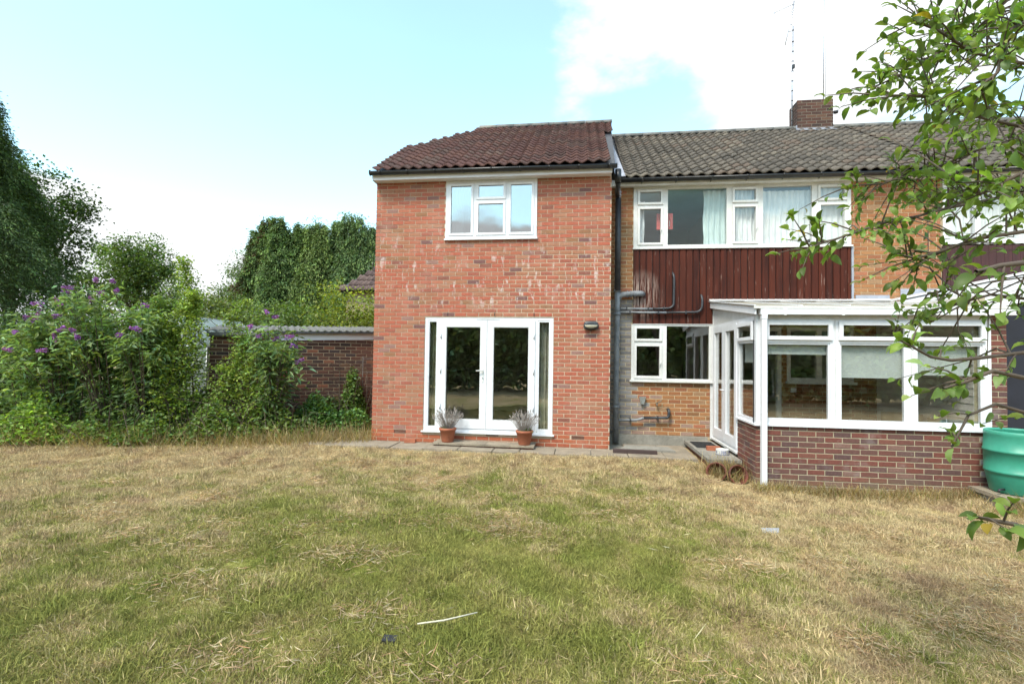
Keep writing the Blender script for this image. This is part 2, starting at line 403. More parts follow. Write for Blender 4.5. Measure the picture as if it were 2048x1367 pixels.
class BrickWall:
    """brick faces of one wall: the nearest ones as objects, the rest as one mesh"""
    cache = {}
    def __init__(s, parent, pal, mat, limit, seed=1):
        s.items = []; s.parent, s.pal, s.mat, s.limit = parent, pal, mat, limit; s.rng = random.Random(seed)
    def face(s, origin, u, nrm, L, z0, z1, openings, palfn, start=0.0, proud=.0):
        O, U, N = Vector(origin), Vector(u), Vector(nrm)
        for (a, b, c, d, k) in bricks(s.rng, L, z0, z1, openings, palfn, start=start):
            s.items.append((O+U*((a+b)/2)+N*proud+Vector((0, 0, (c+d)/2)), U, N, b-a, d-c, k))
    def build(s):
        s.items.sort(key=lambda q: (q[0]-CAM).length/abs((q[0]-CAM).normalized().dot(q[2])+.05))
        rest = MB(); rcol = []
        for i, (c, U, N, w, h, k) in enumerate(s.items):
            jit = s.rng.uniform(-.001, .0015)
            if i < s.limit:
                key = (s.mat, round(w, 3), round(h, 3), k)
                if key not in BrickWall.cache:
                    b = MB(); x, z = w/2, h/2; e = .0035
                    vs = [(-x, .018, -z), (x, .018, -z), (x, .018, z), (-x, .018, z), (-x, .002, -z), (x, .002, -z), (x, .002, z), (-x, .002, z),
                          (-x+e, -.0015, -z+e), (x-e, -.0015, -z+e), (x-e, -.0015, z-e), (-x+e, -.0015, z-e)]
                    b.add(vs, [(8, 9, 10, 11), (4, 5, 9, 8), (5, 6, 10, 9), (6, 7, 11, 10), (7, 4, 8, 11), (0, 1, 5, 4), (1, 2, 6, 5), (2, 3, 7, 6), (3, 0, 4, 7)])
                    BrickWall.cache[key] = b.mesh('brick', s.mat, s.pal[k][1])
                o = link('brick', BrickWall.cache[key], s.parent)
                o.matrix_local = Matrix(((U.x, -N.x, 0, c.x+N.x*jit), (U.y, -N.y, 0, c.y+N.y*jit), (0, 0, 1, c.z), (0, 0, 0, 1)))
            else:
                q = c+N*jit; a, b_ = U*(w/2), Vector((0, 0, h/2)); f, bk = N*.0015, N*-.018
                pts = [q-a-b_+f, q+a-b_+f, q+a+b_+f, q-a+b_+f, q-a-b_+bk, q+a-b_+bk, q+a+b_+bk, q-a+b_+bk]
                rest.add(pts, [(0, 1, 2, 3), (0, 4, 5, 1), (1, 5, 6, 2), (2, 6, 7, 3), (3, 7, 4, 0)]); rcol += [s.pal[k][1]]*8
        if rest.v:
            o = rest.build('brickwork', s.mat, s.parent, rcol); o['kind'] = 'stuff'
def wall_slab(mb, x0, x1, y0, y1, z0, z1, ops):
    """wall along X with rectangular openings, in strips that butt"""
    xs = sorted({x0, x1}|{q for o in ops for q in o[:2]})
    for a, b in zip(xs, xs[1:]):
        cuts = sorted([(o[2], o[3]) for o in ops if o[0] <= a+1e-6 and o[1] >= b-1e-6]); z = z0
        for c, d in cuts:
            if c > z+1e-4: mb.box(a, b, y0, y1, z, c)
            z = max(z, d)
        if z < z1-1e-4: mb.box(a, b, y0, y1, z, z1)

# roof tiles --------------------------------------------------------
TILE = {}; ROLL = .195
def tile_mesh(rolls, length, k, col, mat):
    key = (rolls, length, k, mat)
    if key in TILE: return TILE[key]
    b = MB(); n = 7*rolls; w = ROLL*rolls; vs = []
    for i in range(n+1):
        x = w*i/n; z = .022*math.cos(2*math.pi*(x/ROLL))
        vs += [(x, 0, z+.040), (x, length, z+.004), (x, .004, z+.012)]
    fs = []
    for i in range(n):
        a, c = 3*i, 3*(i+1)
        fs += [(a, c, c+1, a+1), (a+2, c+2, c, a)]
    fs += [(0, 1, 2), (3*n, 3*n+2, 3*n+1)]
    b.add(vs, fs, True); TILE[key] = b.mesh('tile', mat, col)
    return TILE[key]
def lay_roof(parent, x0, x1, y0, z0, pitch, gauge, rows, pal, mat, rng, xstart=None, xend=None, limit=320):
    cp, sp = math.cos(pitch), math.sin(pitch); cnt = 0
    for r in range(rows):
        a = xstart(r) if xstart else x0; b = xend(r) if xend else x1
        x = x0; 
        k0 = math.ceil((a-x0)/ROLL-1e-6); k1 = math.floor((b-x0)/ROLL+1e-6); i = k0
        while i < k1:
            rolls = 2 if (i % 2 == 0 and i+2 <= k1) else 1
            k = pick(pal, rng)
            o = link('tile', tile_mesh(rolls, gauge+.07, k, pal[k][1], mat), parent); cnt += 1
            tilt = rng.gauss(0, .008)
            o.matrix_local = Matrix.Translation((x0+i*ROLL, y0+r*gauge*cp, z0+r*gauge*sp+rng.gauss(0, .0025))) @ Matrix.Rotation(pitch+tilt, 4, 'X') @ Matrix.Rotation(rng.gauss(0, .006), 4, 'Z')
            i += rolls
    return cnt
def half_round(mb, p0, p1, rad, th=.006, n=8, flip=1):
    """gutter trough (flip=1) or ridge cap (flip=-1) between two points along X"""
    (xa, y, z), (xb, y2, z2) = p0, p1
    vs = []
    for (x, yy, zz) in (p0, p1):
        for rr in (rad, rad-th):
            for j in range(n+1):
                a = math.pi*j/n; vs.append((x, yy+rr*math.cos(a), zz-flip*rr*math.sin(a)))
    m = n+1; fs = []
    for j in range(n):
        fs += [(j, j+1, 2*m+j+1, 2*m+j), (m+j, 3*m+j, 3*m+j+1, m+j+1), (j, m+j, m+j+1, j+1), (2*m+j, 2*m+j+1, 3*m+j+1, 3*m+j)]
    fs += [(0, 2*m, 3*m, m), (n, m+n, 3*m+n, 2*m+n)]
    mb.add(vs, fs, True)

# ------------------------------------------------------------------ ground
def sstep(a, b, x):
    t_ = np.clip((x-a)/(b-a), 0, 1); return t_*t_*(3-2*t_)
def ground_h(x, y):
    x, y = np.asarray(x, float), np.asarray(y, float)
    h = -.035-.12*sstep(-.6, -2.4, y)-.07*sstep(5.2, 6.4, x)*sstep(.4, -1.5, y)*sstep(9.6, 8.0, x)
    h = h-.05*sstep(-1, -3.5, x)*sstep(3, -1, y)
    bump = .018*np.sin(x*2.3+1.3*np.sin(y*1.7))*np.sin(y*2.9+np.sin(x*1.1))+.012*np.sin(x*5.1+y*3.3)*np.sin(y*4.7-x*2.2)
    return h+bump*sstep(-.7, -1.6, y)+.2*sstep(8, 40, np.abs(y))*0
xs = np.concatenate([np.linspace(-300, -14, 10), np.arange(-12, 14.01, .2), np.linspace(17, 300, 10)])
ys = np.concatenate([np.linspace(-300, -14, 10), np.arange(-12, 4.01, .2), np.linspace(6, 400, 12)])
gx, gy = np.meshgrid(xs, ys); V = np.stack([gx, gy, ground_h(gx, gy)], -1).reshape(-1, 3)
nx = len(xs); ii, jj = np.meshgrid(np.arange(nx-1), np.arange(len(ys)-1)); a = (jj*nx+ii).ravel()
F = np.stack([a, a+1, a+1+nx, a+nx], 1)
tag(link('ground', np_mesh('ground', V, F, 'lawn_soil', smooth=True)), 'dry mown lawn of straw and green patches sloping from the house', kind='structure')

# patio along the back wall: bed of mortar with slabs laid on it
pb = MB(); pb.box(-1.05, 5.74, -.66, .60, -.30, -.028)
patio = tag(pb.build('patio', 'concrete'), 'narrow strip of worn concrete paving slabs along the back wall', kind='structure')
rs = random.Random(3); x = -1.05
while x < 5.7:
    w = rs.choice((.6, .45, .6)); w = min(w, 5.74-x)
    if w < .12: break
    for (ya, yb) in ((-.66, -.06), (-.04, .56)):
        if yb > 0 and .0-w < x < 4.45: continue
        o = MB().box(-w/2+.008, w/2-.008, ya, yb-.012, 0, .034).build('paving_slab', 'slab', patio)
        o.location = (x+w/2, 0, -.030+rs.uniform(-.004, .004)); o.rotation_euler = (rs.gauss(0, .006), rs.gauss(0, .006), 0)
    x += w

# ------------------------------------------------------------------ house extension (red brick, two storeys)
EW, ET = 4.386, 4.854
ext = thing('house_extension', 'two storey red brick extension with brown tiled roof, french doors and one upper window', 'house')
DOOR = (.994, 3.381, .19, 2.306); WIN = (1.351, 3.057, 3.733, 4.836)
mb = MB(); wall_slab(mb, 0.004, EW-.004, .004, .30, -.25, ET, [DOOR, WIN])
mb.box(.004, .30, .301, 4.3, -.25, 4.9); mb.box(EW-.30, EW-.004, .301, 4.3, -.25, 4.9)
ewall = mb.build('wall', 'ext_mortar', ext)
EXT_PAL = [(6, (.42, .122, .074)), (6, (.395, .132, .078)), (4, (.43, .155, .094)), (3.5, (.37, .158, .090)), (2, (.345, .112, .074)), (.8, (.26, .098, .070)), (1.0, (.30, .145, .076)),
           (1, (.20, .095, .085)), (2, (.385, .18, .11)), (.9, (.30, .16, .13)), (.0, (.42, .125, .062)), (.0, (.38, .105, .056))]
def ext_pal(u, z, rng):
    if z < .21: return rng.choice((10, 11, 10))
    k = pick(EXT_PAL, rng)
    if z < 2.3 and k in (5, 6, 7) and rng.random() < .6: k = rng.choice((0, 1, 2, 8))
    return k
AIR = [(.44, .66), (2.18, 2.40), (3.72, 3.94)]
bw = BrickWall(ewall, EXT_PAL, 'ext_brick', 300, 5)
bw.face((0, 0, 0), (1, 0, 0), (0, -1, 0), EW, 0, ET-.01, [DOOR, WIN]+[(a, b, .139, .216) for a, b in AIR], ext_pal, start=.10)
bw.face((0, 4.0, 0), (0, -1, 0), (-1, 0, 0), 4.0, 0, ET-.01, [], ext_pal)
bw.build()
for a, b in AIR:                                   # terracotta air bricks with slots
    mb = MB(); mb.box(a, b, -.003, .02, .15, .155); mb.box(a, b, -.003, .02, .203, .209); mb.box(a, a+.008, -.003, .02, .155, .203); mb.box(b-.008, b, -.003, .02, .155, .203)
    for k in range(3): mb.box(a+.008, b-.008, -.001, .02, .163+k*.014, .171+k*.014)
    mb.box(a+.008, b-.008, .012, .02, .1551, .2029)
    mb.build('air_brick', 'old_terracotta', ext)
# weep slots above the doors
for xw in (1.42, 2.30, 3.02):
    MB().box(xw, xw+.012, -.0075, .01, 2.325, 2.39).build('weep_slot', 'black_plastic', ext)
# french doors with side lights
fd = MB(); y0, y1 = .012, .085
fd.frame(DOOR[0]+.004, DOOR[1]-.004, .215, DOOR[3]-.004, .055, y0, y1, wt=.05)
for xm in (1.262, 3.075): fd.box(xm-.022, xm+.022, y0, y1, .27, 2.252)
fdo = fd.build('french_doors', 'upvc', ext)
MB().box(DOOR[0]-.03, DOOR[1]+.03, -.045, .06, .188, .2135).build('sill', 'upvc', fdo)
for (xa, xb) in ((1.049, 1.240), (3.097, 3.326)):
    MB().frame(xa, xb, .271, 2.251, .028, .018, .080).build('side_light', 'upvc', fdo)
    MB().box(xa+.028, xb-.028, .044, .054, .299, 2.223).build('pane', 'glass', fdo)
for (xa, xb, hs) in ((1.287, 2.166, 1), (2.172, 3.051, -1)):
    leaf = MB().frame(xa, xb, .275, 2.247, .112, -.004, .07, wb=.16).build('door', 'upvc', ext)
    b = MB(); b.frame(xa+.1121, xb-.1121, .4351, 2.1349, .012, -.001, .03); b.build('glazing_bead', 'old_upvc', leaf)
    MB().box(xa+.113, xb-.113, .032, .042, .436, 2.134).build('pane', 'glass', leaf)
    hx = xa+.02 if hs > 0 else xb-.02
    for hz in (.62, 1.28, 1.92): MB().tube([(hx, -.014, hz), (hx, -.014, hz+.10)], .012, 8).build('hinge', 'upvc', leaf)
h = MB(); h.box(2.085, 2.117, -.012, -.0045, 1.12, 1.36); h.tube([(2.10, -.012, 1.33), (2.10, -.05, 1.33), (1.985, -.055, 1.33)], .010, 8)
h.build('door_handle', 'ceramic', fdo); MB().tube([(2.10, -.014, 1.20), (2.10, -.021, 1.20)], .012, 8).build('lock', 'galv', fdo)
MB().box(1.96, 2.40, .003, .0118, 2.272, 2.285).build('trickle_vent', 'old_upvc', fdo)
# upper window
wf = MB(); wf.frame(WIN[0]+.004, WIN[1]-.004, WIN[2]+.03, WIN[3], .055, -.012, .06)
for xm in (1.905, 2.505): wf.box(xm-.026, xm+.026, -.012, .06, WIN[2]+.085, WIN[3]-.055)
wf.box(1.931, 2.479, -.012, .06, 4.438, 4.478)
wo_ = wf.build('window', 'upvc', ext)
MB().box(WIN[0]-.012, WIN[1]+.012, -.05, .05, WIN[2]-.004, WIN[2]+.027).build('sill', 'upvc', wo_)
for (xa, xb, za, zb) in ((1.41, 1.879, 3.818, 4.781), (2.531, 2.998, 3.818, 4.781), (1.931, 2.479, 3.818, 4.438), (1.931, 2.479, 4.478, 4.781)):
    s_ = MB().frame(xa+.001, xb-.001, za+.001, zb-.001, .042, -.028, .045).build('sash', 'upvc', wo_)
    MB().box(xa+.043, xb-.043, .004, .012, za+.043, zb-.043).build('pane', 'glass_sky', s_)
# bulkhead lamp
lp = MB(); c = (4.044, 0, 2.166)
prof = []
vs = []
for (yy, k) in ((-.007, 1), (-.075, 1), (-.095, .9), (-.10, .6)):
    vs.append([(c[0]+.132*k*math.copysign(abs(math.cos(a))**.6, math.cos(a)), yy, c[2]+.077*k*math.copysign(abs(math.sin(a))**.75, math.sin(a))) for a in [2*math.pi*j/24 for j in range(24)]])
flat = [q for r_ in vs for q in r_]
lp.add(flat, [(i*24+j, i*24+(j+1) % 24, (i+1)*24+(j+1) % 24, (i+1)*24+j) for i in range(3) for j in range(24)]+[tuple(72+j for j in range(24))], True)
lp.tube([(4.044, -.03, 2.082), (4.044, -.03, 2.066)], .016, 8)
lo_ = lp.build('wall_light', 'black_pipe', ext)
ln = MB(); n = 16; r0 = [(c[0]-.112*math.cos(math.pi*j/n), -.098, c[2]+.004-.055*math.sin(math.pi*j/n)) for j in range(n+1)]
r1 = [(c[0]-.095*math.cos(math.pi*j/n), -.118, c[2]-.002-.042*math.sin(math.pi*j/n)) for j in range(n+1)]
ln.add(r0+r1, [(j, j+1, n+2+j, n+1+j) for j in range(n)]+[tuple(range(n+1, 2*n+2)), (0, n+1, 2*n+1, n)], True); ln.build('lens', 'lamp_lens', lo_)
# eaves
PITCH = R(33)
MB().box(.0, EW-.005, -.20, -.176, 4.832, 4.955).build('fascia', 'fascia_white', ext)
MB().box(.012, EW-.012, -.1755, -.0085, 4.838, 4.850).build('soffit', 'fascia_white', ext)
MB().box(-.012, -.0005, -.20, .35, 4.832, 4.955).build('fascia', 'fascia_white', ext)
g = MB(); half_round(g, (-.03, -.265, 4.965), (4.46, -.265, 4.945), .062); 
g.tube([(-.032, -.265, 4.95), (-.028, -.265, 4.95)], .055, 10)
go_ = g.build('gutter', 'black_plastic', ext)
for i in range(9):
    b = MB(); half_round(b, (.15+i*.52, -.265, 4.965-i*.0024), (.185+i*.52, -.265, 4.965-i*.0024), .066, .004); b.build('gutter_bracket', 'black_plastic', go_)
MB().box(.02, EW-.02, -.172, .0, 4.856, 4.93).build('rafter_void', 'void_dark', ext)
# roof: closed deck under tiles, gable verge on the left that turns into a half hip near the ridge
ROWS, GA = 19, .2345
ry = lambda r: -.33+r*GA*math.cos(PITCH); rz = lambda r: 4.972+r*GA*math.sin(PITCH)
YR, ZR = ry(ROWS)+.02, rz(ROWS)
dk = MB(); nrm = Vector((0, -math.sin(PITCH), math.cos(PITCH)))*-.022
hipb = 10.0
poly = [(.07, ry(0)+.03, rz(0)), (4.42, ry(0)+.03, rz(0)), (4.56, YR, ZR), (1.3, YR, ZR), (.07, ry(hipb), rz(hipb))]
dk.prism([Vector(q)+nrm for q in poly], (0, 0, -.05))
dk.add([(.05, ry(hipb), rz(hipb)-.03), (1.29, YR, ZR-.03), (.05, 2*YR-ry(hipb), rz(hipb)-.03)], [(0, 1, 2)])
dk.add([(.05, ry(hipb)-.01, rz(hipb)-.06), (.05, 2*YR-ry(hipb), rz(hipb)-.06), (.05, 2*YR+.3, rz(0)), (.05, ry(0)+.1, rz(0)-.03)], [(0, 1, 2, 3)])
dk.add([(1.3, YR+.01, ZR-.03), (4.56, YR+.01, ZR-.03), (4.46, 2*YR+.3, rz(0)), (.06, 2*YR+.3, rz(0)), (.06, 2*YR-ry(hipb), rz(hipb)-.03)], [(0, 1, 2, 3, 4)])
dk.add([(4.42, ry(0)+.1, rz(0)-.03), (4.56, YR, ZR-.06), (4.46, 2*YR+.3, rz(0))], [(0, 1, 2)])
eroof = dk.build('roof', 'black_pipe', ext)
ETP = [(4, (.115, .060, .053)), (4, (.105, .058, .052)), (3, (.130, .068, .056)), (2, (.092, .057, .051)), (1.5, (.115, .074, .063)), (.6, (.14, .09, .074))]
rt = random.Random(21)
lay_roof(eroof, .05, 4.42, -.33, 4.972, PITCH, GA, ROWS, ETP, 'tile', rt,
         xstart=lambda r: .05 if r < hipb else .05+(r+.6-hipb)*(1.22/(ROWS-hipb)), xend=lambda r: 4.45+.13*(r/ROWS))
k = 0; x = 1.27
while x < 4.5:
    b = MB(); x2 = min(x+.44, 4.585); half_round(b, (x, YR, ZR-.035+.002*(k % 2)), (x2, YR, ZR-.035+.002*(k % 2)), .115, .018, 8, -1)
    b.build('ridge_tile', 'asbestos' if k else 'concrete', eroof); x = x2+.004; k += 1
# rooms behind the glass
rm = MB()
def room(mb, x0, x1, y0, y1, z0, z1):
    vs = [(x0, y0, z0), (x1, y0, z0), (x1, y1, z0), (x0, y1, z0), (x0, y0, z1), (x1, y0, z1), (x1, y1, z1), (x0, y1, z1)]
    mb.add(vs, [(0, 1, 2, 3), (7, 6, 5, 4), (3, 2, 6, 7), (0, 3, 7, 4), (1, 5, 6, 2)])
room(rm, .31, 4.07, .302, 4.2, .16, 2.42); room(rm, .31, 4.07, .302, 4.2, 2.7, 4.84)
rm.build('room_lining', 'room', ext)
def curtain(name, label, x0, x1, y, z0, z1, mat, waves, amp=.025, bot=None, grp=None):
    n, mz = waves*8, 6; vs = []
    for j in range(mz+1):
        z = z0+(z1-z0)*j/mz
        for i in range(n+1):
            u = i/n; b = bot(u, j/mz) if bot else 0
            vs.append((x0+(x1-x0)*u+.01*math.sin(j*1.7+i), y+amp*math.sin(2*math.pi*waves*u+.5*math.sin(j*.8))*(1.0-.25*j/mz), z+b))
    fs = [(j*(n+1)+i, j*(n+1)+i+1, (j+1)*(n+1)+i+1, (j+1)*(n+1)+i) for j in range(mz) for i in range(n)]
    o = MB().add(vs, fs, True).build(name, mat); return tag(o, label, 'curtain', grp)
curtain('curtain', 'olive curtain hanging inside the narrow light beside the french doors nearest the shed', 1.07, 1.19, .16, .25, 2.3, 'curtain_olive', 2)
curtain('curtain', 'striped grey-green curtain inside the narrow light beside the french doors under the lamp', 3.10, 3.33, .16, .25, 2.3, 'curtain', 3)
curtain('curtain', 'pale curtain edge behind the upper window of the red extension', 1.42, 1.66, .14, 3.8, 4.8, 'net', 3)

# ------------------------------------------------------------------ main house (orange brick, cladding, grey tiles)
YM = .725
house = thing('main_house', 'older house wall with grey tiled roof, red-brown timber cladding and long white window', 'house')
KWIN = (4.820, 6.285, 1.160, 2.240); UWIN = (4.845, 8.690, 3.665, 4.90); CLAD = (4.845, 8.690, 2.250, 3.664)
IDOOR = (6.62, 7.50, .10, 2.20); IWIN = (7.60, 8.72, 1.22, 2.20)
mb = MB(); wall_slab(mb, 4.39, 10.16, YM+.004, YM+.28, -.25, 4.95, [KWIN, UWIN, IDOOR, IWIN])
mb.box(10.16-.28, 10.16, YM+.281, 7.0, 4.0, 4.9)
hwall = mb.build('wall', 'house_mortar', house)
HP = [(5, (.36, .165, .070)), (4, (.33, .14, .062)), (3, (.39, .19, .085)), (2, (.30, .12, .06)), (1.2, (.26, .13, .06)), (1.2, (.40, .155, .085)), (1, (.34, .20, .11)),
      (0, (.33, .30, .285)), (0, (.28, .235, .215)), (0, (.22, .20, .19)), (0, (.34, .22, .17))]
def house_pal(u, z, rng):
    x = 4.39+u
    if x < 4.84 and z < 2.72: return rng.choice((7, 7, 8, 9))
    if x < 5.3 and z < 1.1 and rng.random() < .35+.5*(5.3-x)-.3*(z-.3): return rng.choice((10, 7, 8))
    if z < .45 and x < 6.3 and rng.random() < .25: return 10
    return pick(HP, rng)
bw = BrickWall(hwall, HP, 'house_brick', 240, 9)
bw.face((4.39, YM, 0), (1, 0, 0), (0, -1, 0), 1.91, .17, 4.86, [(a-4.39, b-4.39, c, d) for a, b, c, d in (KWIN, (CLAD[0], CLAD[1], 2.24, 4.9))], house_pal)
bw.face((6.30, YM, 0), (1, 0, 0), (0, -1, 0), 2.39, .0, 2.25, [(a-6.30, b-6.30, c, d) for a, b, c, d in (IDOOR, IWIN)], lambda u, z, r: pick(HP, r))
bw.face((8.692, YM, 0), (1, 0, 0), (0, -1, 0), 1.468, 0, 4.86, [], lambda u, z, r: pick(HP, r), start=.06)
bw.build()
# timber cladding boards
MB().box(CLAD[0], CLAD[1], YM-.004, YM+.003, CLAD[2], CLAD[3]).build('dark_groove_sheet', 'black_pipe', house)  # black sheet added behind the boards, gives their grooves shade by colour
x = CLAD[0]; i = 0; rc = random.Random(4)
while x < CLAD[1]-.03:
    w = min(.122, CLAD[1]-x)
    o = MB().add([(0, 0, 0), (w-.009, 0, 0), (w-.009, -.012, 0), (w-.018, -.024, 0), (.010, -.024, 0), (0, -.012, 0),
                  (0, 0, 1.41), (w-.009, 0, 1.41), (w-.009, -.012, 1.41), (w-.018, -.024, 1.41), (.010, -.024, 1.41), (0, -.012, 1.41)],
                 [(0, 1, 2, 3, 4, 5), (11, 10, 9, 8, 7, 6)]+[(k, (k+1) % 6, 6+(k+1) % 6, 6+k) for k in range(6)]).build('cladding_board', 'cladding', house)
    o.location = (x, YM-.007+rc.gauss(0, .0012), CLAD[2]+.002); x += .122; i += 1
MB().box(CLAD[1]-.012+.013, CLAD[1]+.036, YM-.028, YM-.0065, CLAD[2], CLAD[3]).build('corner_strip', 'lead', house)
MB().box(CLAD[0], 6.30, YM-.035, YM-.003, 2.2405, 2.2515).build('drip_strip', 'old_upvc', house)
# long first floor window
u = MB(); y0, y1 = YM-.02, YM+.05
u.frame(UWIN[0], UWIN[1], UWIN[2]+.032, 4.86, .075, y0, y1, wb=.05, wt=.055)
for xm, w in ((5.433, .045), (6.590, .05), (7.137, .045), (8.077, .05)): u.box(xm-w, xm+w, y0, y1, UWIN[2]+.082, 4.805)
uw = u.build('window', 'white_paint', house)
MB().box(UWIN[0]-.015, UWIN[1]+.015, YM-.06, YM+.05, UWIN[2]+.001, UWIN[2]+.031).build('sill', 'white_paint', uw)
for (xa, xb, gl) in ((4.921, 5.387, 'glass_main'), (6.641, 7.091, 'glass_main'), (8.128, 8.614, 'glass_main')):
    for (za, zb) in ((3.75, 4.475), (4.52, 4.803)):
        sh = MB().frame(xa, xb, za, zb, .04, y0-.022, y1-.01).build('casement', 'white_paint', uw)
        MB().box(xa+.041, xb-.041, YM+.0, YM+.006, za+.041, zb-.041).build('pane', gl, sh)
    MB().box(xa+.001, xb-.001, y0+.004, y1-.01, 4.477, 4.518).build('transom', 'white_paint', uw)
    MB().tube([(xb-.03, y0-.03, 4.02), (xb-.05, y0-.045, 3.98), (xb-.03, y0-.05, 4.08)], .006, 6).build('stay', 'ceramic', uw)
MB().box(5.48, 6.538, YM+.001, YM+.008, 3.75, 4.803).build('pane', 'glass_reeded', uw)
MB().box(7.183, 8.026, YM+.001, YM+.008, 3.75, 4.803).build('pane', 'glass_main', uw)
rm = MB(); room(rm, 4.70, 6.60, YM+.281, 4.2, 3.3, 4.88); rm.build('room_lining', 'room_teal', house)
rm = MB(); room(rm, 6.62, 10.1, YM+.281, 4.2, 3.3, 4.88); room(rm, 4.45, 6.45, YM+.281, 4.2, .1, 2.4); room(rm, 6.46, 10.1, YM+.281, 4.2, .0, 2.4); rm.build('room_lining', 'room', house)
nb = lambda a, b: (lambda u, j: 0)
curtain('net_curtain', 'thin net curtain bunched at the pipe end of the long window', 4.93, 5.06, YM+.10, 3.72, 4.62, 'net', 2)
curtain('net_curtain', 'gathered net curtain behind the ribbed glass of the long window', 6.15, 6.56, YM+.10, 3.72, 4.80, 'net', 4)
curtain('net_curtain', 'pleated net curtain in the middle narrow casement of the long window', 6.60, 7.12, YM+.10, 3.72, 4.78, 'net', 6)
curtain('net_curtain', 'pleated net curtain across the wide clear pane of the long window', 7.14, 8.06, YM+.11, 3.72, 4.76, 'net', 9, bot=lambda u, j: (.14*max(0, (u-.72)/.28) if j == 0 else 0))
curtain('net_curtain', 'flat net curtain in the last casement of the long window beside brick', 8.10, 8.64, YM+.10, 3.72, 4.78, 'net', 5, .012)
tag(MB().box(7.84, 8.04, YM+.13, YM+.17, 3.70, 3.90).build('dark_box', 'black_pipe'), 'black box standing inside the wide clear pane below the net', 'box')
nt_ = MB().box(5.29, 5.59, YM+.10, YM+.104, 4.07, 4.38).build('red_notice', 'red_card'); tag(nt_, 'red card notice seen through the ribbed bathroom glass', 'notice')
MB().box(5.525, 5.535, YM+.0985, YM+.0995, 4.13, 4.24).build('print_mark', 'ceramic', nt_)
# kitchen window
kw = MB(); y0, y1 = YM-.02, YM+.05
kw.frame(KWIN[0], KWIN[1], 1.195, KWIN[3], .05, y0, y1, wb=.03, wt=.03)
kw.box(5.385, 5.468, y0, y1, 1.225, 2.21)
kwo = kw.build('window', 'white_paint', house)
MB().box(KWIN[0]-.03, KWIN[1], YM-.07, YM+.04, 1.158, 1.1945).build('sill', 'white_paint', kwo)
for (za, zb) in ((1.226, 1.875), (1.925, 2.209)):
    sh = MB().frame(4.871, 5.384, za, zb, .045, y0-.02, y1-.01).build('casement', 'white_paint', kwo)
    MB().box(4.917, 5.338, YM, YM+.006, za+.046, zb-.046).build('pane', 'glass', sh)
MB().box(4.871, 5.384, y0+.004, y1-.01, 1.877, 1.923).build('transom', 'white_paint', kwo)
MB().tube([(5.35, y0-.03, 1.50), (5.33, y0-.05, 1.47), (5.37, y0-.055, 1.56)], .007, 6).build('stay', 'ceramic', kwo)
MB().box(5.469, 6.234, YM, YM+.006, 1.226, 2.209).build('pane', 'glass', kwo)
# door and window of the back wall inside the conservatory
b = MB(); b.frame(IDOOR[0], IDOOR[1], .1, 2.2, .07, YM-.02, YM+.06); ido = b.build('inner_door_frame', 'white_paint', house)
MB().box(IDOOR[0]+.071, IDOOR[1]-.071, YM+.02, YM+.028, .171, 2.129).build('pane', 'glass', ido)
b = MB(); b.frame(IWIN[0], IWIN[1], 1.225, 2.2, .06, YM-.02, YM+.05); b.box(8.10, 8.19, YM-.02, YM+.05, 1.285, 2.14); iwo = b.build('inner_window', 'white_paint', house)
MB().box(IWIN[0]-.02, IWIN[1]+.03, YM-.08, YM+.04, 1.18, 1.2245).build('sill', 'white_paint', iwo)
for xa, xb in ((7.661, 8.099), (8.191, 8.659)): MB().box(xa, xb, YM+.01, YM+.018, 1.286, 2.139).build('pane', 'glass', iwo)
MB().box(7.66, 7.75, YM-.03, YM-.0065, 1.02, 1.10).build('socket_box', 'upvc', house)
# plinth and flashings
MB().box(4.39, 6.2, YM-.075, YM-.0065, -.2, .165).build('plinth', 'concrete', house)
MB().box(8.76, 9.32, YM-.018, YM-.007, 2.62, 2.79).build('flashing', 'lead', house)
MB().box(9.50, 10.15, YM-.018, YM-.007, 2.74, 2.90).build('flashing', 'lead', house)
# eaves, gutter and roof
MB().box(4.42, 10.16, .545, .567, 4.842, 4.955).build('fascia', 'white_paint', house)
MB().box(4.43, 10.16, .5675, YM+.02, 4.862, 4.872).build('soffit', 'white_paint', house)
g = MB(); half_round(g, (4.50, .475, 4.945), (10.16, .475, 4.93), .062); gm = g.build('gutter', 'black_plastic', house)
for i in range(9):
    b = MB(); x = 4.95+i*.62; half_round(b, (x, .475, 4.9435), (x+.04, .475, 4.9434), .067, .004); b.tube([(x+.02, .44, 4.89), (x+.02, .545, 4.875)], .007, 6); b.build('gutter_bracket', 'black_plastic', gm)
MR, MG = 18, .2385; mz0 = 4.955; my0 = .41
YR2, ZR2 = my0+MR*MG*math.cos(PITCH), mz0+MR*MG*math.sin(PITCH)
dk = MB(); poly = [(4.50, my0+.03, mz0), (10.16, my0+.03, mz0), (10.16, YR2, ZR2), (4.50, YR2, ZR2)]
dk.prism([Vector(q)+nrm for q in poly], (0, 0, -.05))
dk.add([(4.5, YR2+.01, ZR2-.03), (10.16, YR2+.01, ZR2-.03), (10.16, 2*YR2, mz0), (4.5, 2*YR2, mz0)], [(0, 1, 2, 3)])
mroof = dk.build('roof', 'black_pipe', house)
MTP = [(4, (.130, .112, .094)), (4, (.112, .098, .083)), (3, (.148, .127, .104)), (2, (.095, .084, .072)), (1.3, (.140, .108, .086)), (.6, (.175, .15, .12))]
lay_roof(mroof, 4.66, 10.21, my0, mz0, PITCH, MG, MR, MTP, 'old_tile', rt)
x = 4.5; k = 0
while x < 10.1:
    b = MB(); x2 = min(x+.45, 10.16); half_round(b, (x, YR2, ZR2-.03), (x2-.003, YR2, ZR2-.03+.001*(k % 3)), .11, .018, 8, -1); b.build('ridge_tile', 'asbestos', mroof); x = x2; k += 1
